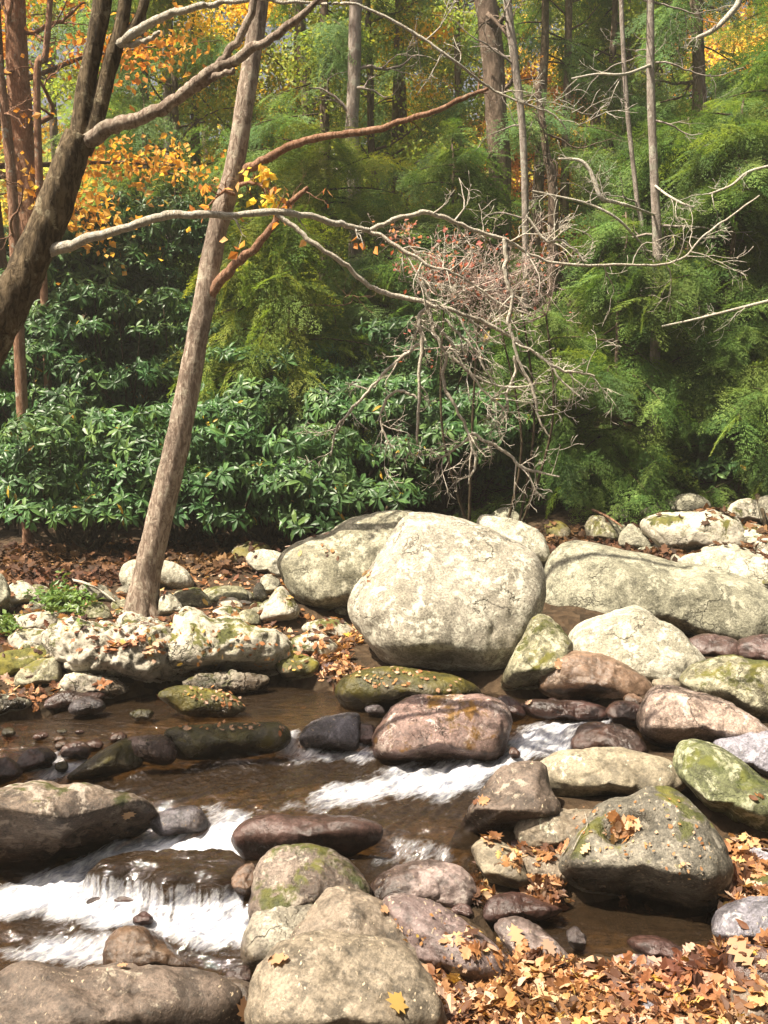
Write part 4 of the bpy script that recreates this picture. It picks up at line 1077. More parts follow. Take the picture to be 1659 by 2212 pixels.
def make_hemlock(seed, H, R, nb, trunk_r, low=.12, size=1.0):
    rs = np.random.default_rng(seed)
    fo, st, tk = Bag(), Bag(), Bag()
    zz = np.linspace(-.5, H, 14)
    p = np.column_stack([rs.normal(0, .02, 14).cumsum(), rs.normal(0, .02, 14).cumsum(), zz])
    add_tube(tk, p, trunk_r * (1 - .9 * np.linspace(0, 1, 14)) + .004, 10, wob=.12)
    for k in range(nb):
        t = low + (1 - low) * (k + rs.uniform(0, 1)) / nb
        L = R * (1 - t) ** .6 * rs.uniform(.6, 1.15) + .2
        a = rs.uniform(0, 2 * PI)
        b = np.array([np.interp(t * H, zz, p[:, 0]), np.interp(t * H, zz, p[:, 1]), t * H])
        hem_bough(fo, st, b, [math.cos(a), math.sin(a), rs.uniform(-.3, .45)], L * rs.uniform(.8, 1.25), rs, size * rs.uniform(.6, 1.05))
    out = []
    for bag, nm in ((tk, 'trunk'), (st, 'limbs'), (fo, 'foliage')):
        out.append((nm, mesh_np(nm, np.concatenate(bag.V), [np.concatenate(f) for f in bag.F.values()], {'tint': np.concatenate(bag.T)}, nm != 'foliage')))
    return out
HEM = {'tall': [make_hemlock(201, 9.5, 2.1, 34, .12, .14, 1.25), make_hemlock(202, 11, 2.3, 36, .15, .2, 1.3)],
       'young': [make_hemlock(203, 3.6, 1.35, 52, .05, .05), make_hemlock(204, 2.8, 1.2, 44, .04, .04), make_hemlock(205, 4.6, 1.6, 60, .07, .06)]}
def put_tree(parts, name, x, Y, s, rot, mats, label, cat, group, tilt=0.0, sink=0.0):
    zb = float(ground_z([x], [Y])[0]) - sink
    root = empty(name, (x, Y, zb))
    root.rotation_euler = (0, tilt, rot); root.scale = (s, s, s)
    tag(root, label, cat, group)
    for (nm, me), mt in zip(parts, mats):
        o = bpy.data.objects.new(nm, me); COL.objects.link(o); o.parent = root
        if not me.materials: me.materials.append(mt)
        o.material_slots[0].link = 'OBJECT'; o.material_slots[0].material = mt
    return root
def hemlock(kind, v, px, Y, s, label, dark=False, rot=None):
    x = at(px, 900, Y)[0]
    fm = M[('hemlock', 'hemlock_dark', 'hemlock_yellow_lit')[int(dark)]]
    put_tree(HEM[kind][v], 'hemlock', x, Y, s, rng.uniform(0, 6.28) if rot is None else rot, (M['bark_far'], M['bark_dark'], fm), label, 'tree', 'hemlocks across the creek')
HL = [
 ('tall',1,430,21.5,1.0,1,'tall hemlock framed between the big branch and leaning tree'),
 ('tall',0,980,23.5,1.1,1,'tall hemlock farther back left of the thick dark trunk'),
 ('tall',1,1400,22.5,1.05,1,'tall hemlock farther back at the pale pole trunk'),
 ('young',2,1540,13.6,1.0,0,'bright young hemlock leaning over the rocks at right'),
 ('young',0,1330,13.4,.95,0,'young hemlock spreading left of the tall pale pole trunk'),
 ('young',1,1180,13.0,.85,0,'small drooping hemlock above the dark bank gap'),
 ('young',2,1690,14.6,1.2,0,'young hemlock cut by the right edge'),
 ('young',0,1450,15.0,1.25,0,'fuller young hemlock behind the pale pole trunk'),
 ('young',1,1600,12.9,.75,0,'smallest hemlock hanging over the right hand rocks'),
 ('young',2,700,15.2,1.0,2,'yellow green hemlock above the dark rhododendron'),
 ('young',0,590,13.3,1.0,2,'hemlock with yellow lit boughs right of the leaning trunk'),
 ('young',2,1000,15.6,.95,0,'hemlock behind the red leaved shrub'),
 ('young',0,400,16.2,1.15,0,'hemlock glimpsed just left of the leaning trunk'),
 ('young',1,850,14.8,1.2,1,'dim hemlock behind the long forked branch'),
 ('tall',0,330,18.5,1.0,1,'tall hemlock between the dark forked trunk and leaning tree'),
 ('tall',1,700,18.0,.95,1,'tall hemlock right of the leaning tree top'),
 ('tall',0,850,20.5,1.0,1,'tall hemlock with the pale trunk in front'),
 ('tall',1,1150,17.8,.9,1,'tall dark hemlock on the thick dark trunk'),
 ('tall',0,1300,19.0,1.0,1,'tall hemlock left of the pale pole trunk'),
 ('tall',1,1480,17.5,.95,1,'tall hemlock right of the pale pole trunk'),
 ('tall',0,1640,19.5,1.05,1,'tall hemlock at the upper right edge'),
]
for k, v, px_, Y_, s_, dk, lab in HL:
    hemlock(k, v, px_, Y_, s_, lab, dk)

# ------------------------------------------------------------------ autumn trees
def make_broadleaf(seed, H, R, nl, leaf=.085, trunk_r=.13):
    rs = np.random.default_rng(seed)
    fo, tk = Bag(), Bag()
    n = 14; zz = np.linspace(-.5, H, n)
    p = np.column_stack([rs.normal(0, .06, n).cumsum(), rs.normal(0, .06, n).cumsum(), zz])
    add_tube(tk, p, trunk_r * (1 - .88 * np.linspace(0, 1, n)), 9, wob=.1)
    ends = []
    for k in range(34):
        t = rs.uniform(.22, .98)
        b = np.array([np.interp(t * H, zz, p[:, 0]), np.interp(t * H, zz, p[:, 1]), t * H])
        a = rs.uniform(0, 2 * PI); L = R * (1.15 - .6 * t) * rs.uniform(.5, 1)
        d = norm(np.array([math.cos(a), math.sin(a), rs.uniform(.1, .7)]))
        pts = [b]
        for q in range(6):
            d = norm(d + rs.normal(0, .16, 3)); pts.append(pts[-1] + d * L / 6)
        pts = np.array(pts)
        add_tube(tk, pts, .035 * (1 - .8 * np.linspace(0, 1, 7)) * (1.3 - t), 4)
        ends += [pts[3], pts[4], pts[5], pts[6]]
    ends = np.array(ends)
    idx = rs.integers(0, len(ends), nl)
    P = ends[idx] + rs.normal(0, 1, (nl, 3)) * np.array([.34, .34, .2]) * rs.uniform(.4, 1.2, (nl, 1))
    ax = rand_unit(nl, rs); ax[:, 2] -= .3
    nr = norm(rand_unit(nl, rs) + np.array([0, 0, .8]))
    ln = leaf * rs.uniform(.6, 1.3, nl)
    fo.add(*cards(P, ax, nr, ln, ln * .75, np.clip(rs.uniform(0, .5, len(ends))[idx] + rs.uniform(0, .5, nl), 0, 1), T_SM, F_SM))
    return [(nm, mesh_np(nm, np.concatenate(b.V), [np.concatenate(f) for f in b.F.values()], {'tint': np.concatenate(b.T)}, nm == 'trunk')) for b, nm in ((tk, 'trunk'), (fo, 'crown'))]
BL = [make_broadleaf(301, 11, 2.8, 15000), make_broadleaf(302, 13, 3.0, 17000), make_broadleaf(303, 8, 2.4, 11000)]
AT = [
 (1,20,13.5,1.1,'orange','orange leaved tree filling the upper left corner'),
 (0,150,22,1.0,'lime','yellow green tree behind the forked dark trunk'),
 (1,-60,25,1.0,'yellow','golden tree at the far left edge'),
 (0,330,27,1.0,'lime','yellow green tree left of the leaning tree top'),
 (1,550,21,.95,'yellow','golden tree glowing beside the leaning tree'),
 (0,760,29,1.05,'lime','yellow green tree behind the pale grey trunk'),
 (1,985,22,.9,'yellow','golden tree seen left of the thick dark trunk'),
 (0,1190,26,.75,'yellow','golden tree seen right of the thick dark trunk'),
 (2,1150,19,.7,'rust','small rusty tree with pink orange leaves near the thick dark trunk'),
 (1,1400,30,.72,'lime','yellow green tree behind the pale pole trunk'),
 (0,1630,24,1.05,'yellow','golden tree in the upper right corner'),
 (2,1560,28,1.3,'orange','orange tree low behind the right hand hemlocks'),
 (1,450,30,1.1,'lime','distant pale green tree between hemlocks'),
 (0,880,36,.85,'lime','distant yellow green tree in the middle of the forest'),
 (1,1300,30,.95,'lime','distant pale green tree right of the thick dark trunk'),
 (1,800,18.5,.8,'lime','airy yellow green tree left of the thick dark trunk'),
 (0,430,20,.85,'lime','airy yellow green tree above the high rhododendron'),
 (1,1060,20,.85,'lime','airy yellow green tree behind the long upper branch'),
 (0,1380,20.5,.8,'lime','airy yellow green tree between slim pale stems'),
 (2,680,22,1.1,'lime','low yellow green tree right of the leaning trunk'),
]
for v, px_, Y_, s_, mt, lab in AT:
    put_tree(BL[v], 'autumn_tree', at(px_, 700, Y_)[0], Y_, s_, rng.uniform(0, 6.28), (M['bark_far'], M[mt]), lab, 'tree', 'autumn trees behind the hemlocks')
# far wood: one mass of mixed foliage and stems
fb = Bag(); fs = np.random.default_rng(77)
for k in range(150):
    Y_ = fs.uniform(38, 62); X_ = fs.uniform(-.5, .5) * Y_ * 1.1
    H_ = fs.uniform(4.5, 7.8); zb = float(ground_z([X_], [Y_])[0])
    n_ = 900
    P = np.array([X_, Y_, zb + H_ * .55]) + fs.normal(0, 1, (n_, 3)) * np.array([1.5, 1.2, H_ * .24])
    ln = fs.uniform(.16, .34, n_)
    c = fs.uniform(0, .6)
    fb.add(*cards(P, rand_unit(n_, fs), rand_unit(n_, fs), ln, ln * .8, np.clip(c + fs.uniform(0, .4, n_), 0, 1), T_SM, F_SM))
M['farwood'] = leaf_mat('far_wood_leaves', [(0.0, (0.12, 0.18, 0.06)), (0.5, (0.26, 0.33, 0.10)), (0.75, (0.55, 0.50, 0.14)), (1.0, (0.68, 0.46, 0.12))], trans=.45, rough=.7, spec=.1)
tag(fb.build('distant_forest', M['farwood'], smooth=False), 'distant mixed green and gold woodland on the hillside', 'forest', kind='stuff')

# unseen leaf cards added behind and beside the camera to block open sky
nb = Bag(); ns = np.random.default_rng(78)
n_ = 26000
side = ns.random(n_)
P = np.column_stack([ns.uniform(-14, 14, n_), ns.uniform(-9, -2.2, n_), ns.uniform(0.2, 13, n_)])
rgt = side < .3
P[rgt] = np.column_stack([ns.uniform(6.5, 12, rgt.sum()), ns.uniform(-3, 11, rgt.sum()), ns.uniform(.5, 11, rgt.sum())])
P += .5 * np.column_stack([perlin(P * .8), perlin(P * .8 + 9), perlin(P * .8 + 20)])
ln = ns.uniform(.2, .45, n_)
nb.add(*cards(P, rand_unit(n_, ns), rand_unit(n_, ns), ln, ln * .8, ns.uniform(0, .45, n_), T_SM, F_SM))
tag(nb.build('near_bank_sky_blocker', M['rhodo'], smooth=False), 'unseen leaf cards added on the near bank to block sky', 'forest', kind='stuff')

# ------------------------------------------------------------------ bare distant trunks
def trunk_only(L, mat, label, twigs=0, seed=0, name='tree_trunk', sides=10):
    rs = np.random.default_rng(seed + 900)
    P, R = pxpath(L)
    # carry the stem down to the ground
    g = float(ground_z([P[-1][0]], [P[-1][1]])[0])
    if P[-1][2] > g:
        P = np.vstack([P, [P[-1][0], P[-1][1], g - .15]]); R = np.append(R, R[-1] * 1.1)
    P = P[::-1]; R = R[::-1]
    p, r = smooth_path(P, R, 8)
    root = empty(name, tuple(P[0])); tag(root, label, 'tree', 'bare stems in the forest')
    b = Bag(); add_tube(b, p - P[0], r, sides, wob=.10)
    me = mesh_np('trunk', np.concatenate(b.V), [np.concatenate(f) for f in b.F.values()], None)
    link('trunk', me, mat, root)
    if twigs:
        for k in range(twigs):
            t = Bag()
            i = rs.integers(len(p) // 3, len(p) - 1)
            a = rs.uniform(0, 2 * PI)
            grow(t, p[i] - P[0], [math.cos(a), math.sin(a) * .5, rs.uniform(-.2, .5)], rs.uniform(.5, 1.3), r[i] * .3, rs, 2, .45)
            link('branch', mesh_np('branch', np.concatenate(t.V), [np.concatenate(f) for f in t.F.values()], None), mat, root)
    return root
trunk_only([(770,-60,16.5,26),(765,150,16.5,27),(760,300,16.5,28),(768,470,16.5,31)], M['bark_grey'], 'pale grey trunk right of the leaning tree', 4, 1)
trunk_only([(1040,-60,16,44),(1062,100,16,46),(1072,250,16,46),(1080,420,16,48)], M['bark_far'], 'thick dark brown trunk at top centre right', 5, 2)
trunk_only([(1090,-40,14.8,17),(1110,120,14.8,17),(1130,300,14.8,15),(1135,600,14.8,14)], M['bark_grey'], 'thin pale trunk leaning just right of the thick dark trunk', 8, 3)
pole = trunk_only([(1405,-40,13.2,16),(1406,200,13.2,17),(1415,420,13.2,19),(1420,600,13.2,22)], M['bark_grey'], 'slim pale pole trunk among the right hand hemlocks', 9, 4)
trunk_only([(1340,-40,14.5,9),(1352,200,14.5,10),(1375,420,14.5,10),(1390,560,14.5,10)], M['bark_grey'], 'very thin pale sapling left of the slim pole trunk', 6, 5)
trunk_only([(1160,180,15.5,12),(1180,330,15.5,16),(1195,450,15.5,22)], M['bark_far'], 'dark crooked stem right of the thin pale trunk', 6, 6)
trunk_only([(640,-40,19,22),(655,120,19,24),(665,280,19,26)], M['bark_far'], 'dark trunk between leaning tree and pale grey trunk', 3, 7)
trunk_only([(628,440,13.6,17),(628,560,13.6,19),(630,700,13.6,20)], M['bark_red'], 'short brown stem behind the fork of the long branch', 2, 8)
trunk_only([(30,-60,13.5,42),(38,150,13.5,46),(50,320,13.5,50),(66,470,13.5,54)], M['bark_red'], 'wide reddish trunk at the upper left edge', 5, 9)
trunk_only([(-5,120,11.5,18),(20,330,11.5,22),(30,480,11.5,22),(35,600,11.5,24)], M['bark_red'], 'thin orange brown stem at the left edge', 4, 10)
trunk_only([(110,-20,12.8,12),(98,120,12.8,14),(80,240,12.8,16)], M['bark_red'], 'slim brown stem leaning over the wide reddish trunk', 3, 11)
trunk_only([(350,-40,20,16),(362,200,20,18),(366,400,20,20)], M['bark_grey'], 'pale stem left of the leaning trunk', 3, 12)
trunk_only([(1230,-40,18,15),(1225,200,18,16),(1220,400,18,18)], M['bark_far'], 'brown stem against golden leaves', 4, 13)
trunk_only([(1500,-40,17,24),(1510,150,17,26),(1515,400,17,28)], M['bark_far'], 'dark trunk behind the right hand hemlocks', 4, 14)
trunk_only([(860,-40,21,16),(868,200,21,18),(872,400,21,20)], M['bark_far'], 'dark stem left of the thick dark trunk', 3, 15)
trunk_only([(985,-40,19,13),(990,200,19,14),(994,420,19,15)], M['bark_far'], 'narrow dark stem against gold beside the thick trunk', 3, 16)
trunk_only([(1280,-40,22,20),(1284,200,22,22),(1290,400,22,23)], M['bark_far'], 'far straight stem in the upper right forest', 3, 17)
trunk_only([(48,1080,12.3,8),(46,1150,12.3,10),(46,1230,12.3,11)], M['bark_far'], 'short thin stem rising from leaf litter at far left', 0, 18)

# ------------------------------------------------------------------ leaning tree
def part_mesh(bag, name, mat, root):
    loc = np.array(root.location)
    me = mesh_np(name, np.concatenate(bag.V) - loc, [np.concatenate(f) for f in bag.F.values()], {'tint': np.concatenate(bag.T)}, name not in ('leaves',))
    return link(name, me, mat, root)
bx = hit_surface(305, 1335)
root = empty('leaning_tree', (bx[0], bx[1], bx[2] - .1))
tag(root, 'slender tree leaning right from the lichened bank rocks', 'tree')
Yb = bx[1] + .08
L = [(300,1375,Yb,120),(302,1345,Yb,104),(308,1310,Yb,86),(314,1270,Yb,74),(320,1230,Yb,69),(345,1120,Yb,65),(377,980,Yb,61),(408,830,Yb+.02,57),(440,655,Yb+.04,52),(468,500,Yb+.06,49),(508,350,Yb+.08,46),(535,180,Yb+.1,44),(558,30,Yb+.12,42),(575,-120,Yb+.14,38)]
P, R = pxpath(L); R = R * .87; p, r = smooth_path(P, R, 14)
b = Bag(); add_tube(b, p, r, 28, wob=.10)
for k in range(7):  # root flare
    a = k / 7 * 2 * PI + .3
    q = np.array([[bx[0] + math.cos(a) * rr, Yb + math.sin(a) * rr, P[0][2] + zz] for rr, zz in ((.05, .42), (.10, .22), (.18, .09), (.32, -.04))])
    pp, rq = smooth_path(q, [.06, .065, .05, .025], 6); add_tube(b, pp, rq, 10, wob=.2)
part_mesh(b, 'trunk', M['bark'], root)
rs = np.random.default_rng(5)
def limb(root, L, mat, seed, twigs=6, tl=(.2, .5), depth=2, trange=(.3, 1), name='branch', droop=0.02, leaves=None, lmat='rust', nl=60, yk=.5, upb=0.0):
    rs = np.random.default_rng(seed)
    P, R = pxpath(L); p, r = smooth_path(P, R, 9)
    n1 = fbm(np.column_stack([np.linspace(0, len(L) * 1.6, len(p)), np.full(len(p), seed), 0 * r]), 3)
    n2 = fbm(np.column_stack([np.linspace(0, len(L) * 1.6, len(p)), np.full(len(p), seed + 50), 0 * r]), 3)
    k = np.minimum(r * 1.1, .012)
    p = p + np.column_stack([n1 * k, 0 * k, n2 * k])
    b = Bag(); add_tube(b, p, r, 10, wob=.16)
    tips = []
    for q in range(twigs):
        i = int(rs.uniform(*trange) * (len(p) - 2))
        t = norm(p[i + 1] - p[i]); s = rs.choice([-1, 1])
        perp = norm(np.cross(t, [0, 1, 0])) * s
        d = t * rs.uniform(.2, 1) + perp * rs.uniform(.3, 1) + np.array([0, rs.normal(0, yk), upb])
        grow(b, p[i], d, rs.uniform(*tl), min(r[i] * .55, .006), rs, depth, .5, droop, 4, 3, tips)
    br = part_mesh(b, name, mat, root)
    if leaves and tips:
        lb = Bag(); T = np.array(tips); idx = rs.integers(0, len(T), nl)
        Q = T[idx] + rs.normal(0, .02, (nl, 3)); ax = rand_unit(nl, rs); ax[:, 2] -= .8
        ln = leaves * rs.uniform(.6, 1.2, nl)
        lb.add(*cards(Q, ax, rand_unit(nl, rs), ln, ln * .7, rs.uniform(0, 1, nl), T_SM, F_SM))
        part_mesh(lb, 'leaves', M[lmat], root)
    return br
limb(root, [(515,390,Yb+.08,20),(535,365,Yb+.05,21),(575,345,Yb,18),(640,310,Yb-.1,16),(720,292,Yb-.2,15),(800,282,Yb-.25,14),(870,262,Yb-.3,12),(950,235,Yb-.35,11),(1010,208,Yb-.4,9),(1055,190,Yb-.4,7)], M['bark_red'], 31, 3, (.15, .3), 1, (.6, 1))
limb(root, [(446,650,Yb+.04,20),(482,600,Yb-.05,22),(510,570,Yb-.1,19),(550,535,Yb-.15,17),(580,500,Yb-.2,15),(610,455,Yb-.2,13),(640,425,Yb-.2,11),(665,405,Yb-.2,8)], M['bark_red'], 32, 3, (.12, .3), 1, (.6, 1), leaves=.07, nl=16)
limb(root, [(505,420,Yb,9),(480,415,Yb-.1,6),(455,440,Yb-.15,4),(440,450,Yb-.2,3)], M['bark_red'], 33, 5, (.1, .2), 1, (.2, 1), leaves=.075, nl=22)
limb(root, [(515,400,Yb,9),(545,395,Yb-.1,7),(575,405,Yb-.15,5),(600,425,Yb-.2,3)], M['bark_red'], 34, 9, (.1, .22), 1, (.2, 1), leaves=.08, nl=55, lmat='yellow')

# ------------------------------------------------------------------ dark forked tree at left
YL = 5.8
tb = at(-190, 1000, YL); gz = float(ground_z([tb[0]], [YL])[0])
root = empty('forked_tree', (tb[0], YL, gz))
tag(root, 'dark forked tree leaning in from the left with long bare branches', 'tree')
b = Bag()
P, R = pxpath([(-175,1080,YL,110),(-100,880,YL,100),(-20,735,YL,90),(30,640,YL,82),(75,545,YL,78),(120,440,YL,74),(152,350,YL,66),(172,290,YL,60)])
P = np.vstack([[tb[0] - .05, YL, gz - .2], P]); R = np.append([.19], R)
p, r = smooth_path(P, R, 12); add_tube(b, p, r, 24, wob=.14)
for LL in ([(160,330,YL,52),(176,260,YL,46),(192,150,YL,42),(215,40,YL,42),(232,-80,YL,38)],
           [(180,330,YL,40),(205,270,YL,40),(232,160,YL,36),(262,60,YL,34),(280,-80,YL,30)],
           [(262,85,YL,26),(288,60,YL,24),(310,10,YL,22),(325,-80,YL,20)]):
    P, R = pxpath(LL); p, r = smooth_path(P, R * .9, 12); add_tube(b, p, r, 20, wob=.14)
part_mesh(b, 'trunk', M['bark_fork'], root)
limb(root, [(160,322,YL+.02,28),(212,290,YL-.05,34),(255,268,YL-.1,30),(310,252,YL-.15,28),(370,222,YL-.2,27),(410,192,YL-.25,25),(450,160,YL-.3,27),(500,132,YL-.3,22),(560,98,YL-.35,20),(610,65,YL-.35,17),(660,28,YL-.4,14),(700,-10,YL-.4,12)], M['bark'], 41, 0)
limb(root, [(455,160,YL-.3,20),(490,118,YL-.3,18),(520,75,YL-.3,17),(545,20,YL-.3,16),(560,-60,YL-.3,14)], M['bark'], 42, 0)
limb(root, [(425,190,YL-.25,18),(450,172,YL-.3,16),(480,160,YL-.35,12),(506,152,YL-.4,8)], M['bark'], 43, 0)
limb(root, [(242,106,YL+.02,18),(290,72,YL-.1,20),(340,42,YL-.15,17),(400,22,YL-.2,15),(470,6,YL-.2,12),(560,0,YL-.25,9),(640,5,YL-.3,7),(690,8,YL-.3,6),(760,8,YL-.3,6),(820,30,YL-.3,6),(900,75,YL-.3,6),(980,130,YL-.3,6),(1055,188,YL-.2,6),(1110,215,YL-.2,5),(1165,235,YL-.2,4),(1200,250,YL-.2,3),(1222,280,YL-.2,3)], M['bark_pale'], 44, 9, (.15, .4), 2, (.6, 1), yk=.3)
limb(root, [(245,96,YL+.02,13),(300,92,YL-.1,13),(325,82,YL-.15,10),(345,68,YL-.2,7)], M['bark_pale'], 45, 0)
# long low branch and its forks
YB = [YL, YL-.1, YL-.1, YL, YL+.1, YL+.2, YL+.3]
MAIN = [(76,552,YL+.03,26),(135,535,YL-.05,24),(190,515,YL-.1,20),(280,490,YL-.1,18),(350,468,YL-.1,17),(420,463,YL-.1,16),(500,465,YL-.05,15),(600,458,YL,15),(700,474,YL+.1,13),(750,488,YL+.15,12),(795,498,YL+.2,11)]
limb(root, MAIN, M['bark_pale'], 46, 4, (.08, .2), 1, (.5, 1), leaves=.06, nl=10)
limb(root, [(795,498,YL+.2,10),(840,478,YL+.25,10),(880,465,YL+.3,10),(935,462,YL+.35,10),(985,480,YL+.4,9),(1035,502,YL+.45,9),(1090,516,YL+.5,8),(1140,548,YL+.55,7),(1200,568,YL+.6,6),(1280,573,YL+.65,6),(1360,572,YL+.7,5),(1430,572,YL+.75,5),(1480,552,YL+.8,4),(1525,505,YL+.85,4),(1575,470,YL+.9,4),(1640,422,YL+.9,3)], M['bark_twig'], 47, 15, (.15, .42), 2, (.15, 1))
limb(root, [(790,496,YL+.2,9),(830,515,YL+.2,8),(880,545,YL+.2,8),(930,575,YL+.2,7),(980,590,YL+.25,6),(1030,620,YL+.3,5),(1090,660,YL+.3,4),(1150,680,YL+.3,3)], M['bark_twig'], 48, 14, (.15, .4), 2, (.2, 1))
limb(root, [(598,462,YL,11),(640,495,YL,10),(695,538,YL,10),(750,575,YL+.05,10),(800,620,YL+.1,10),(860,640,YL+.1,10),(935,658,YL+.1,9),(1015,684,YL+.15,9),(1085,716,YL+.2,8),(1130,745,YL+.2,7),(1185,785,YL+.2,5),(1215,825,YL+.2,4),(1262,864,YL+.2,3)], M['bark_twig'], 49, 7, (.15, .4), 2, (.5, 1), droop=.05)
TW = [
 [(925,660,5),(905,690,5),(912,740,5),(905,830,4),(902,960,3)],
 [(905,745,5),(870,770,5),(840,795,4),(800,840,4),(765,880,4),(730,920,3),(714,985,2)],
 [(925,665,5),(940,720,5),(962,770,5),(958,830,5),(985,880,4),(1010,930,4),(1022,975,4),(1028,1000,4),(1015,1032,3)],
 [(1018,935,4),(1055,955,4),(1090,975,4),(1130,1010,4),(1165,1020,3),(1208,1030,2)],
 [(1090,516,7),(1094,560,6),(1092,600,6),(1108,640,5),(1098,690,5),(1110,740,5),(1125,790,4),(1155,850,4),(1162,900,3),(1188,945,2)],
 [(1115,770,5),(1112,810,4),(1095,850,4),(1098,880,3),(1090,905,2)],
 [(1185,785,4),(1215,800,4),(1255,805,3),(1285,812,2)],
 [(940,700,4),(975,740,4),(1000,790,4),(1040,820,3),(1085,835,3),(1130,835,3),(1190,820,2)],
 [(900,860,3),(870,845,4),(840,855,4),(822,900,3),(832,940,3),(850,970,2)],
 [(975,770,4),(1010,800,4),(1050,850,3),(1085,880,3),(1095,905,2)],
 [(960,690,4),(990,720,4),(1020,750,4),(1050,800,3),(1070,830,2)],
 [(1018,940,3),(990,965,3),(960,985,3),(935,992,2)],
 [(900,600,3),(925,640,4),(930,658,4)],
 [(1140,470,3),(1180,520,4),(1215,520,3),(1260,560,3)],
]
for k, tw in enumerate(TW):
    limb(root, [(a, c_, YL + .12 + .03 * (k % 3), w * 1.6) for a, c_, w in tw], M['bark_twig'], 60 + k, 8, (.08, .26), 2, (.1, 1), name='twig', droop=.05, yk=.4)

# dead limbs: some on the slim pole trunk, some on a dead tree just out of frame
root = empty('dead_tree', tuple(at(1735, 1000, 12.5)))
tag(root, 'dead pale limbs reaching in from beyond the right edge', 'tree')
for own, LL in ((pole, [(1418,565,13.2,5),(1380,520,12.8,5),(1330,470,12.6,6),(1270,440,12.6,5),(1210,425,12.6,4),(1150,412,12.6,3)]),
           (pole, [(1415,465,13.2,5),(1362,446,12.6,7),(1330,437,12.5,8),(1300,428,12.4,10),(1285,395,12.4,10),(1272,365,12.4,9),(1250,346,12.4,7),(1205,343,12.4,4)]),
           (pole, [(1406,140,13.2,7),(1350,160,12.6,6),(1290,160,12.6,5),(1235,170,12.6,4)]),
           (pole, [(1414,400,13.2,5),(1440,420,12.6,5),(1475,440,12.4,5),(1500,448,12.4,3)]),
           (root, [(1755,-60,12.5,16),(1620,-30,12.4,14),(1590,15,12.4,13),(1545,62,12.4,11),(1505,82,12.4,8)]),
           (root, [(1746,335,12.5,8),(1700,350,12.4,7),(1620,370,12.4,6),(1580,400,12.4,5),(1530,420,12.4,4)]),
           (root, [(1742,630,12.5,9),(1700,640,12.4,8),(1580,670,12.4,6),(1500,690,12.4,5),(1430,705,12.4,4)])):
    bb = Bag()
    P, R = pxpath(LL); p, r = smooth_path(P, R, 8); add_tube(bb, p, r, 7, wob=.1)
    rs = np.random.default_rng(int(LL[0][1]) + 100)
    for q in range(4):
        i = rs.integers(len(p) // 3, len(p) - 2)
        grow(bb, p[i], norm(p[i + 1] - p[i]) + rs.normal(0, .6, 3), rs.uniform(.2, .5), .006, rs, 2, .45)
    part_mesh(bb, 'dead_limb', M['bark_pale'], own)
stem = Bag(); Pd, Rd = pxpath([(1760,-100,12.5,30),(1745,400,12.5,34),(1735,1000,12.5,40)])
gzz = float(ground_z([Pd[-1][0]], [12.5])[0])
Pd = np.vstack([Pd, [Pd[-1][0], 12.5, gzz - .1]]); Rd = np.append(Rd, Rd[-1])
p, r = smooth_path(Pd, Rd, 8); add_tube(stem, p, r, 12, wob=.1); part_mesh(stem, 'trunk', M['bark_grey'], root)

# ------------------------------------------------------------------ shrub of pink twigs and red leaves
c0 = at(1090, 740, 11.6); g0 = float(ground_z([c0[0]], [10.8])[0])
root = empty('twiggy_shrub', (c0[0], 11.6, g0))
tag(root, 'twiggy pinkish shrub with sparse red leaves behind the long branch', 'shrub')
rs = np.random.default_rng(8); b = Bag(); sb = Bag(); tips = []
hubs = [at(a_, b_, 11.5) for a_, b_ in ((960, 640), (1040, 600), (1120, 620), (1180, 680), (1080, 700))]
for hub in hubs:
    s0 = np.array([c0[0] + rs.normal(0, .15), 11.7, g0 - .1])
    p, r = smooth_path([s0, s0 * .5 + hub * .5 + rs.normal(0, .15, 3), hub], [.018, .013, .009], 8)
    add_tube(sb, p, r, 6)
for k in range(24):
    tx, ty = rs.uniform(860, 1260), rs.uniform(500, 760)
    tgt = at(tx, ty, 11.3 + rs.normal(0, .35))
    hub = hubs[k % 5]
    mid = hub * .5 + tgt * .5 + rs.normal(0, .1, 3)
    p, r = smooth_path([hub, mid, tgt], [.008, .006, .003], 8)
    add_tube(b, p, r, 5)
    for q in range(9):
        i = rs.integers(len(p) // 3, len(p) - 1)
        grow(b, p[i], norm(p[i] - p[i - 1]) * .5 + rand_unit(1, rs)[0], rs.uniform(.15, .4), .004, rs, 2, .5, 0, 3, 3, tips)
part_mesh(b, 'twigs', M['twig'], root); part_mesh(sb, 'stems', M['bark_dark'], root)
lb = Bag(); T = np.array(tips); px_, py_ = project(T)
w = ((px_ - 930) / 80) ** 2 + ((py_ - 540) / 50) ** 2 < 1.8
T1 = T[w]; idx = rs.integers(0, len(T1), 260)
T2 = T[rs.integers(0, len(T), 170)]
Q = np.concatenate([T1[idx], T2]) ; Q = Q + rs.normal(0, .03, Q.shape)
ln = .055 * rs.uniform(.6, 1.2, len(Q))
lb.add(*cards(Q, rand_unit(len(Q), rs), rand_unit(len(Q), rs), ln, ln * .7, rs.uniform(0, 1, len(Q)), T_SM, F_SM))
part_mesh(lb, 'leaves', M['red'], root)

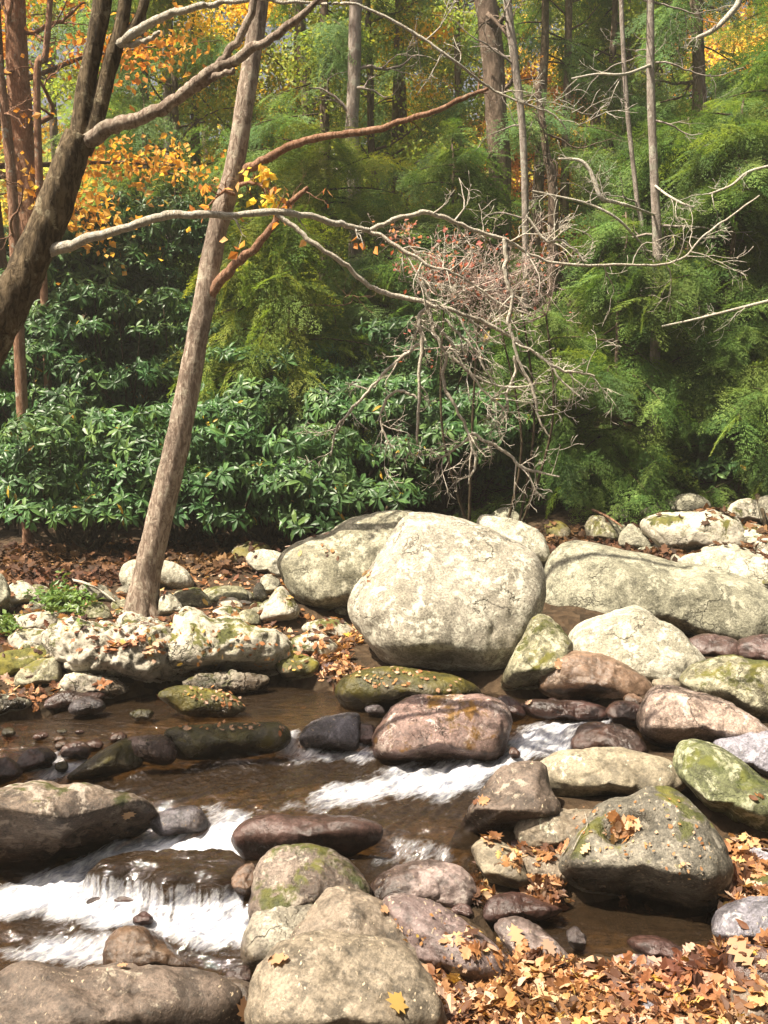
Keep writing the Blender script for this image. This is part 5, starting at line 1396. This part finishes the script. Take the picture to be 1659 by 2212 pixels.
# ------------------------------------------------------------------ leaf litter
def litter(name, polys, n, label, mat, seed, size=(.06, .11), lift=.03, rockok=.35, cat='leaf litter', tintpow=1.0):
    rs = np.random.default_rng(seed); bag = Bag()
    ww = np.array([w for _, w in polys], float); ww /= ww.sum()
    groups = {}
    cnt = 0
    for t in range(n * 3):
        if cnt >= n: break
        poly = polys[rs.choice(len(polys), p=ww)][0]
        pa = np.array(poly, float); lo, hi = pa.min(0), pa.max(0)
        qx, qy = rs.uniform(lo[0], hi[0]), rs.uniform(lo[1], hi[1])
        if poly_mask(np.array([qx]), np.array([qy]), poly, .5)[0] < .5: continue
        h = hit_fast(qx, qy)
        hit, nn, isr = drop(h[0], h[1])
        if hit is None: continue
        if isr and (nn.z < .75 or rs.random() > rockok): continue
        cnt += 1
        nv = np.array(nn) + rs.normal(0, .45, 3) * (0.4 if isr else 1)
        groups.setdefault(int(rs.integers(len(LEAVES))), []).append((np.array(hit) + np.array([0, 0, rs.uniform(.004, lift) if not isr else .006]), rand_unit(1, rs)[0], nv, rs.uniform(*size), rs.uniform(0, 1) ** tintpow))
    for k, it in groups.items():
        T, F = LEAVES[k]
        pos = np.array([i[0] for i in it]); ax = np.array([i[1] for i in it]); nr = norm(np.array([i[2] for i in it]))
        ax = ax - nr * (ax * nr).sum(1)[:, None]
        L_ = np.array([i[3] for i in it])
        bag.add(*cards(pos, ax, nr, L_, L_, np.array([i[4] for i in it]), T, F))
    o = bag.build(name, M[mat], smooth=False)
    tag(o, label, cat, kind='stuff')
_hc = {}
def hit_fast(qx, qy):
    r = bvh_ground.ray_cast(Vector(CAMP), Vector(ray(qx, qy)).normalized())
    return r[0] if r[0] is not None else Vector(hit_surface(qx, qy))
litter('leaf_litter', [([(930,2120),(1080,2060),(1250,2090),(1400,2110),(1560,2040),(1700,2050),(1700,2300),(930,2300)], 7), ([(1000,1900),(1060,1860),(1120,1900),(1250,1930),(1200,1970),(1020,1960)], .9), ([(1540,1840),(1680,1800),(1700,2000),(1560,1990)], .8), ([(1100,1850),(1230,1850),(1240,1900),(1150,1900)], .35)], 6800,
       'thick orange and tan oak and maple leaves between the front boulders', 'litter', 11, (.035, .09), .045, .16, tintpow=1.25)
litter('leaf_litter', [([(0,1440),(30,1200),(600,1200),(760,1330),(820,1480),(660,1475),(500,1440),(200,1500),(0,1560)], 1), ([(670,1440),(700,1370),(760,1340),(820,1420),(780,1460)], .35)], 2400,
       'orange and brown leaves strewn over the left bank', 'litter', 12, (.035, .08), .02, .3, tintpow=1.6)
litter('leaf_litter', [([(0,1180),(1700,1130),(1700,1260),(1200,1220),(900,1200),(0,1285)], 1)], 7500, 'brown leaves coloured darker for the shade of the forest edge', 'litter_shade', 13, (.06, .12), .03, .2)
litter('leaf_litter', [([(210,1520),(370,1520),(370,1545),(220,1550)], 1), ([(0,1600),(60,1605),(40,1640),(0,1650)], .7)], 130, 'wet orange leaves caught in the upper pool', 'litter', 14, (.05, .09), .13, 1)

# single leaves lying on the stones
SL = [(600,2078,.10,'pale leaf on the front speckled boulder'),(855,2165,.09,'tan leaf low on the right side of the front boulder'),
 (1114,2022,.11,'tan maple leaf on the grey purple stone'),(1183,2052,.08,'smaller tan leaf on the grey purple stone'),(1601,2062,.15,'large tan oak leaf on the shaded stone at right'),
 (1340,1950,.07,'orange leaf at the foot of the dome boulder'),(1395,1960,.07,'tan leaf at the pool edge under the dome boulder'),
 (1222,1838,.06,'small pale leaf on the left flank of the dome boulder'),(1266,1835,.07,'pale leaf beside the dried stalk on the dome boulder'),
 (275,1757,.07,'cream leaf on the huge left boulder edge'),(265,2092,.05,'yellow leaf on the bottom left boulder'),(520,2180,.10,'yellow leaf in the notch beside the front boulder'),
 (1205,1436,.09,'pale leaf on the brown damp boulder'),(395,1895,.05,'orange leaf on the maroon wet rock'),
 (560,1748,.08,'rust leaf on the ledge above the left cascade'),(655,1533,.05,'pale floating leaf in the upper pool'),(1290,1168,.06,'curled brown leaf on the whaleback boulder crest'),
 (1145,1520,.05,'orange leaf by the cascade head'),(830,1968,.07,'brown leaf on the sloping purple boulder top')]
for k, (qx, qy, sz, lab) in enumerate(SL):
    h, nn, isr = seen(qx, qy)
    if h is None: continue
    T, F = LEAVES[[0, 1, 4, 5, 8, 9][k % 6]]; T = T * np.array([1, 1, .12])
    rs = np.random.default_rng(k)
    nv = np.array(nn); ax = rand_unit(1, rs)[0]; ax = ax - nv * (ax @ nv)
    V, Fx, tt = cards(np.zeros((1, 3)), ax[None], nv[None], [sz], [sz], np.array([.72 + .27 * rs.random()]), T, F)
    pos = np.array(h) + nv * .016 - ax / np.linalg.norm(ax) * sz * .5
    o = link('fallen_leaf', mesh_np('fallen_leaf', V, Fx, {'tint': tt}), M['litter'], loc=pos)
    tag(o, lab, 'leaf', 'single leaves lying on the stones')
# leaves caught in the hollow of the dome boulder, and sprinkles on flat rocks
def sprinkle(poly, n, label, seed, size, mat='litter', name='leaf_litter', up=.006):
    rs = np.random.default_rng(seed); bag = Bag(); pa = np.array(poly, float); lo, hi = pa.min(0), pa.max(0); it = []
    for t in range(n * 5):
        if len(it) >= n: break
        qx, qy = rs.uniform(lo[0], hi[0]), rs.uniform(lo[1], hi[1])
        if poly_mask(np.array([qx]), np.array([qy]), poly, .5)[0] < .5: continue
        h, nn, isr = seen(qx, qy)
        if h is None: continue
        it.append((np.array(h) + np.array(nn) * up * rs.uniform(.5, 3), norm(np.array(nn) + rs.normal(0, .25, 3)), rs.uniform(*size), rs.uniform(.3, 1)))
    for k, i in enumerate(it):
        T, F = LEAVES[k % len(LEAVES)]; T = T * np.array([1, 1, .45])
        ax = rand_unit(1, rs)[0]; ax = ax - i[1] * (ax @ i[1])
        bag.add(*cards(i[0][None], ax[None], i[1][None], [i[2]], [i[2]], np.array([i[3]]), T, F))
    tag(bag.build(name, M[mat], smooth=False), label, 'leaf litter', kind='stuff')
sprinkle([(1313,1775),(1340,1768),(1375,1785),(1370,1812),(1320,1810)], 34, 'orange leaves heaped in the hollow of the dome boulder', 21, (.04, .07), up=.016)
sprinkle([(740,1452),(860,1440),(1040,1480),(1000,1500),(760,1475)], 60, 'tiny leaves on the low flat rock by the giant boulder', 22, (.018, .04))
sprinkle([(380,1490),(440,1480),(510,1500),(530,1530),(430,1520)], 50, 'tiny pale leaves on the lone mossy pool rock', 23, (.018, .035))
sprinkle([(1230,1760),(1340,1700),(1500,1740),(1560,1850),(1500,1900),(1280,1850)], 90, 'pale flecks of leaf on the dome boulder', 24, (.012, .026))
sprinkle([(380,1565),(620,1565),(620,1580),(380,1580)], 30, 'small leaves on the long mossy dam boulder', 25, (.02, .04))
sprinkle([(300,1330),(680,1400),(660,1450),(400,1460),(250,1400)], 90, 'leaf scraps on the long pale outcrop', 26, (.02, .05))
sprinkle([(830,1990),(950,1960),(1080,2080),(960,2100)], 40, 'leaf flecks on the sloping purple boulder', 27, (.012, .024))

# small green plants on the left bank
rs = np.random.default_rng(4); bag = Bag()
for k in range(150):
    cx_, cy_ = (rs.normal(135, 28), rs.normal(1310, 14)) if k < 110 else (rs.normal(10, 12), rs.normal(1365, 10))
    h, nn, _ = seen(cx_, cy_)
    if h is None: continue
    n_ = 7; P_ = np.repeat(np.array(h)[None], n_, 0) + rs.normal(0, .02, (n_, 3)) + np.array([0, 0, .05])
    ax = rand_unit(n_, rs); ax[:, 2] = np.abs(ax[:, 2]) * .6
    ln = rs.uniform(.03, .07, n_)
    bag.add(*cards(P_, ax, norm(rand_unit(n_, rs) + np.array([0, 0, 1])), ln, ln * .5, rs.uniform(0, 1, n_), T_SM, F_SM))
tag(bag.build('ground_plants', M['fern'], smooth=False), 'patch of small green plants left of the leaning tree foot', 'plants', kind='stuff')

# dry stalk on the dome boulder and sticks
def stick(L, mat, label, name='stick', r0=.006):
    pts = []
    for qx, qy, up in L:
        h, nn, _ = seen(qx, qy)
        pts.append(np.array(h) + np.array([0, 0, up]))
    p, r = smooth_path(pts, np.linspace(r0, r0 * .35, len(pts)), 8)
    b = Bag(); add_tube(b, p - p[0], r, 7, wob=.1)
    o = link(name, mesh_np(name, np.concatenate(b.V), [np.concatenate(f) for f in b.F.values()], None), mat, loc=p[0])
    tag(o, label, 'stick')
stick([(1238,1840,.01),(1252,1815,.02),(1268,1795,.03),(1262,1765,.03)], M['bark_pale'], 'dry pale stalk arched over the dome boulder left side', 'stick', .004)
stick([(155,1260,.03),(185,1275,.06),(220,1290,.05),(250,1305,.02)], M['bark_pale'], 'pale dead stick propped on the slanting bank rock', 'stick', .014)
stick([(1265,1105,.05),(1310,1125,.05),(1345,1145,.03)], M['bark_red'], 'brown stick lying over the shadowy rock', 'stick', .02)
stick([(1635,1090,.1),(1648,1120,.06),(1655,1150,.02)], M['bark_dark'], 'dark stick in front of the right edge rock', 'stick', .03)

# ------------------------------------------------------------------ pale forest air
hb = bmesh.new(); bmesh.ops.create_cube(hb, size=1.0)
hme = bpy.data.meshes.new('haze'); hb.to_mesh(hme); hb.free()
hz = NT('forest_haze'); pv = hz.n('ShaderNodeVolumePrincipled')
pv.inputs['Color'].default_value = (1.0, 0.97, 0.88, 1); pv.inputs['Density'].default_value = HAZE; pv.inputs['Anisotropy'].default_value = 0.2
hz.l(pv.outputs[0], hz.out.inputs['Volume'])
ho = link('haze', hme, hz.m, loc=(0, 430, 15)); ho.scale = (2200, 960, 36)
tag(ho, 'thin pale air among the trees', 'haze', kind='stuff')

# ------------------------------------------------------------------ sky and sun
SUN_DIR = np.array([-0.44, -0.20, 0.87]); SUN_DIR /= np.linalg.norm(SUN_DIR)
elev = math.asin(SUN_DIR[2]); azim = math.atan2(SUN_DIR[0], SUN_DIR[1])
w = bpy.data.worlds.new('World'); scn.world = w; w.use_nodes = True
nt = w.node_tree; nt.nodes.clear()
sky = nt.nodes.new('ShaderNodeTexSky'); sky.sky_type = 'NISHITA'; sky.sun_disc = False
sky.sun_elevation = elev; sky.sun_rotation = azim
sky.air_density = 0.6; sky.dust_density = 9.0; sky.ozone_density = 0.6
bg = nt.nodes.new('ShaderNodeBackground'); bg.inputs['Strength'].default_value = 0.052
wo = nt.nodes.new('ShaderNodeOutputWorld')
nt.links.new(sky.outputs[0], bg.inputs[0]); nt.links.new(bg.outputs[0], wo.inputs[0])
sd = bpy.data.lights.new('sun', 'SUN'); sd.energy = 5.0; sd.angle = math.radians(0.5); sd.color = (1, .90, .73)
so = bpy.data.objects.new('sun', sd); COL.objects.link(so)
so.rotation_euler = Vector(SUN_DIR).to_track_quat('Z', 'Y').to_euler()
so.location = (-8, 2, 14)
scn.view_settings.view_transform = 'Standard'
scn.view_settings.look = 'None'
scn.view_settings.exposure = 1.5
scn.view_settings.gamma = 1
scn.cycles.max_bounces = 8
scn.cycles.transparent_max_bounces = 8
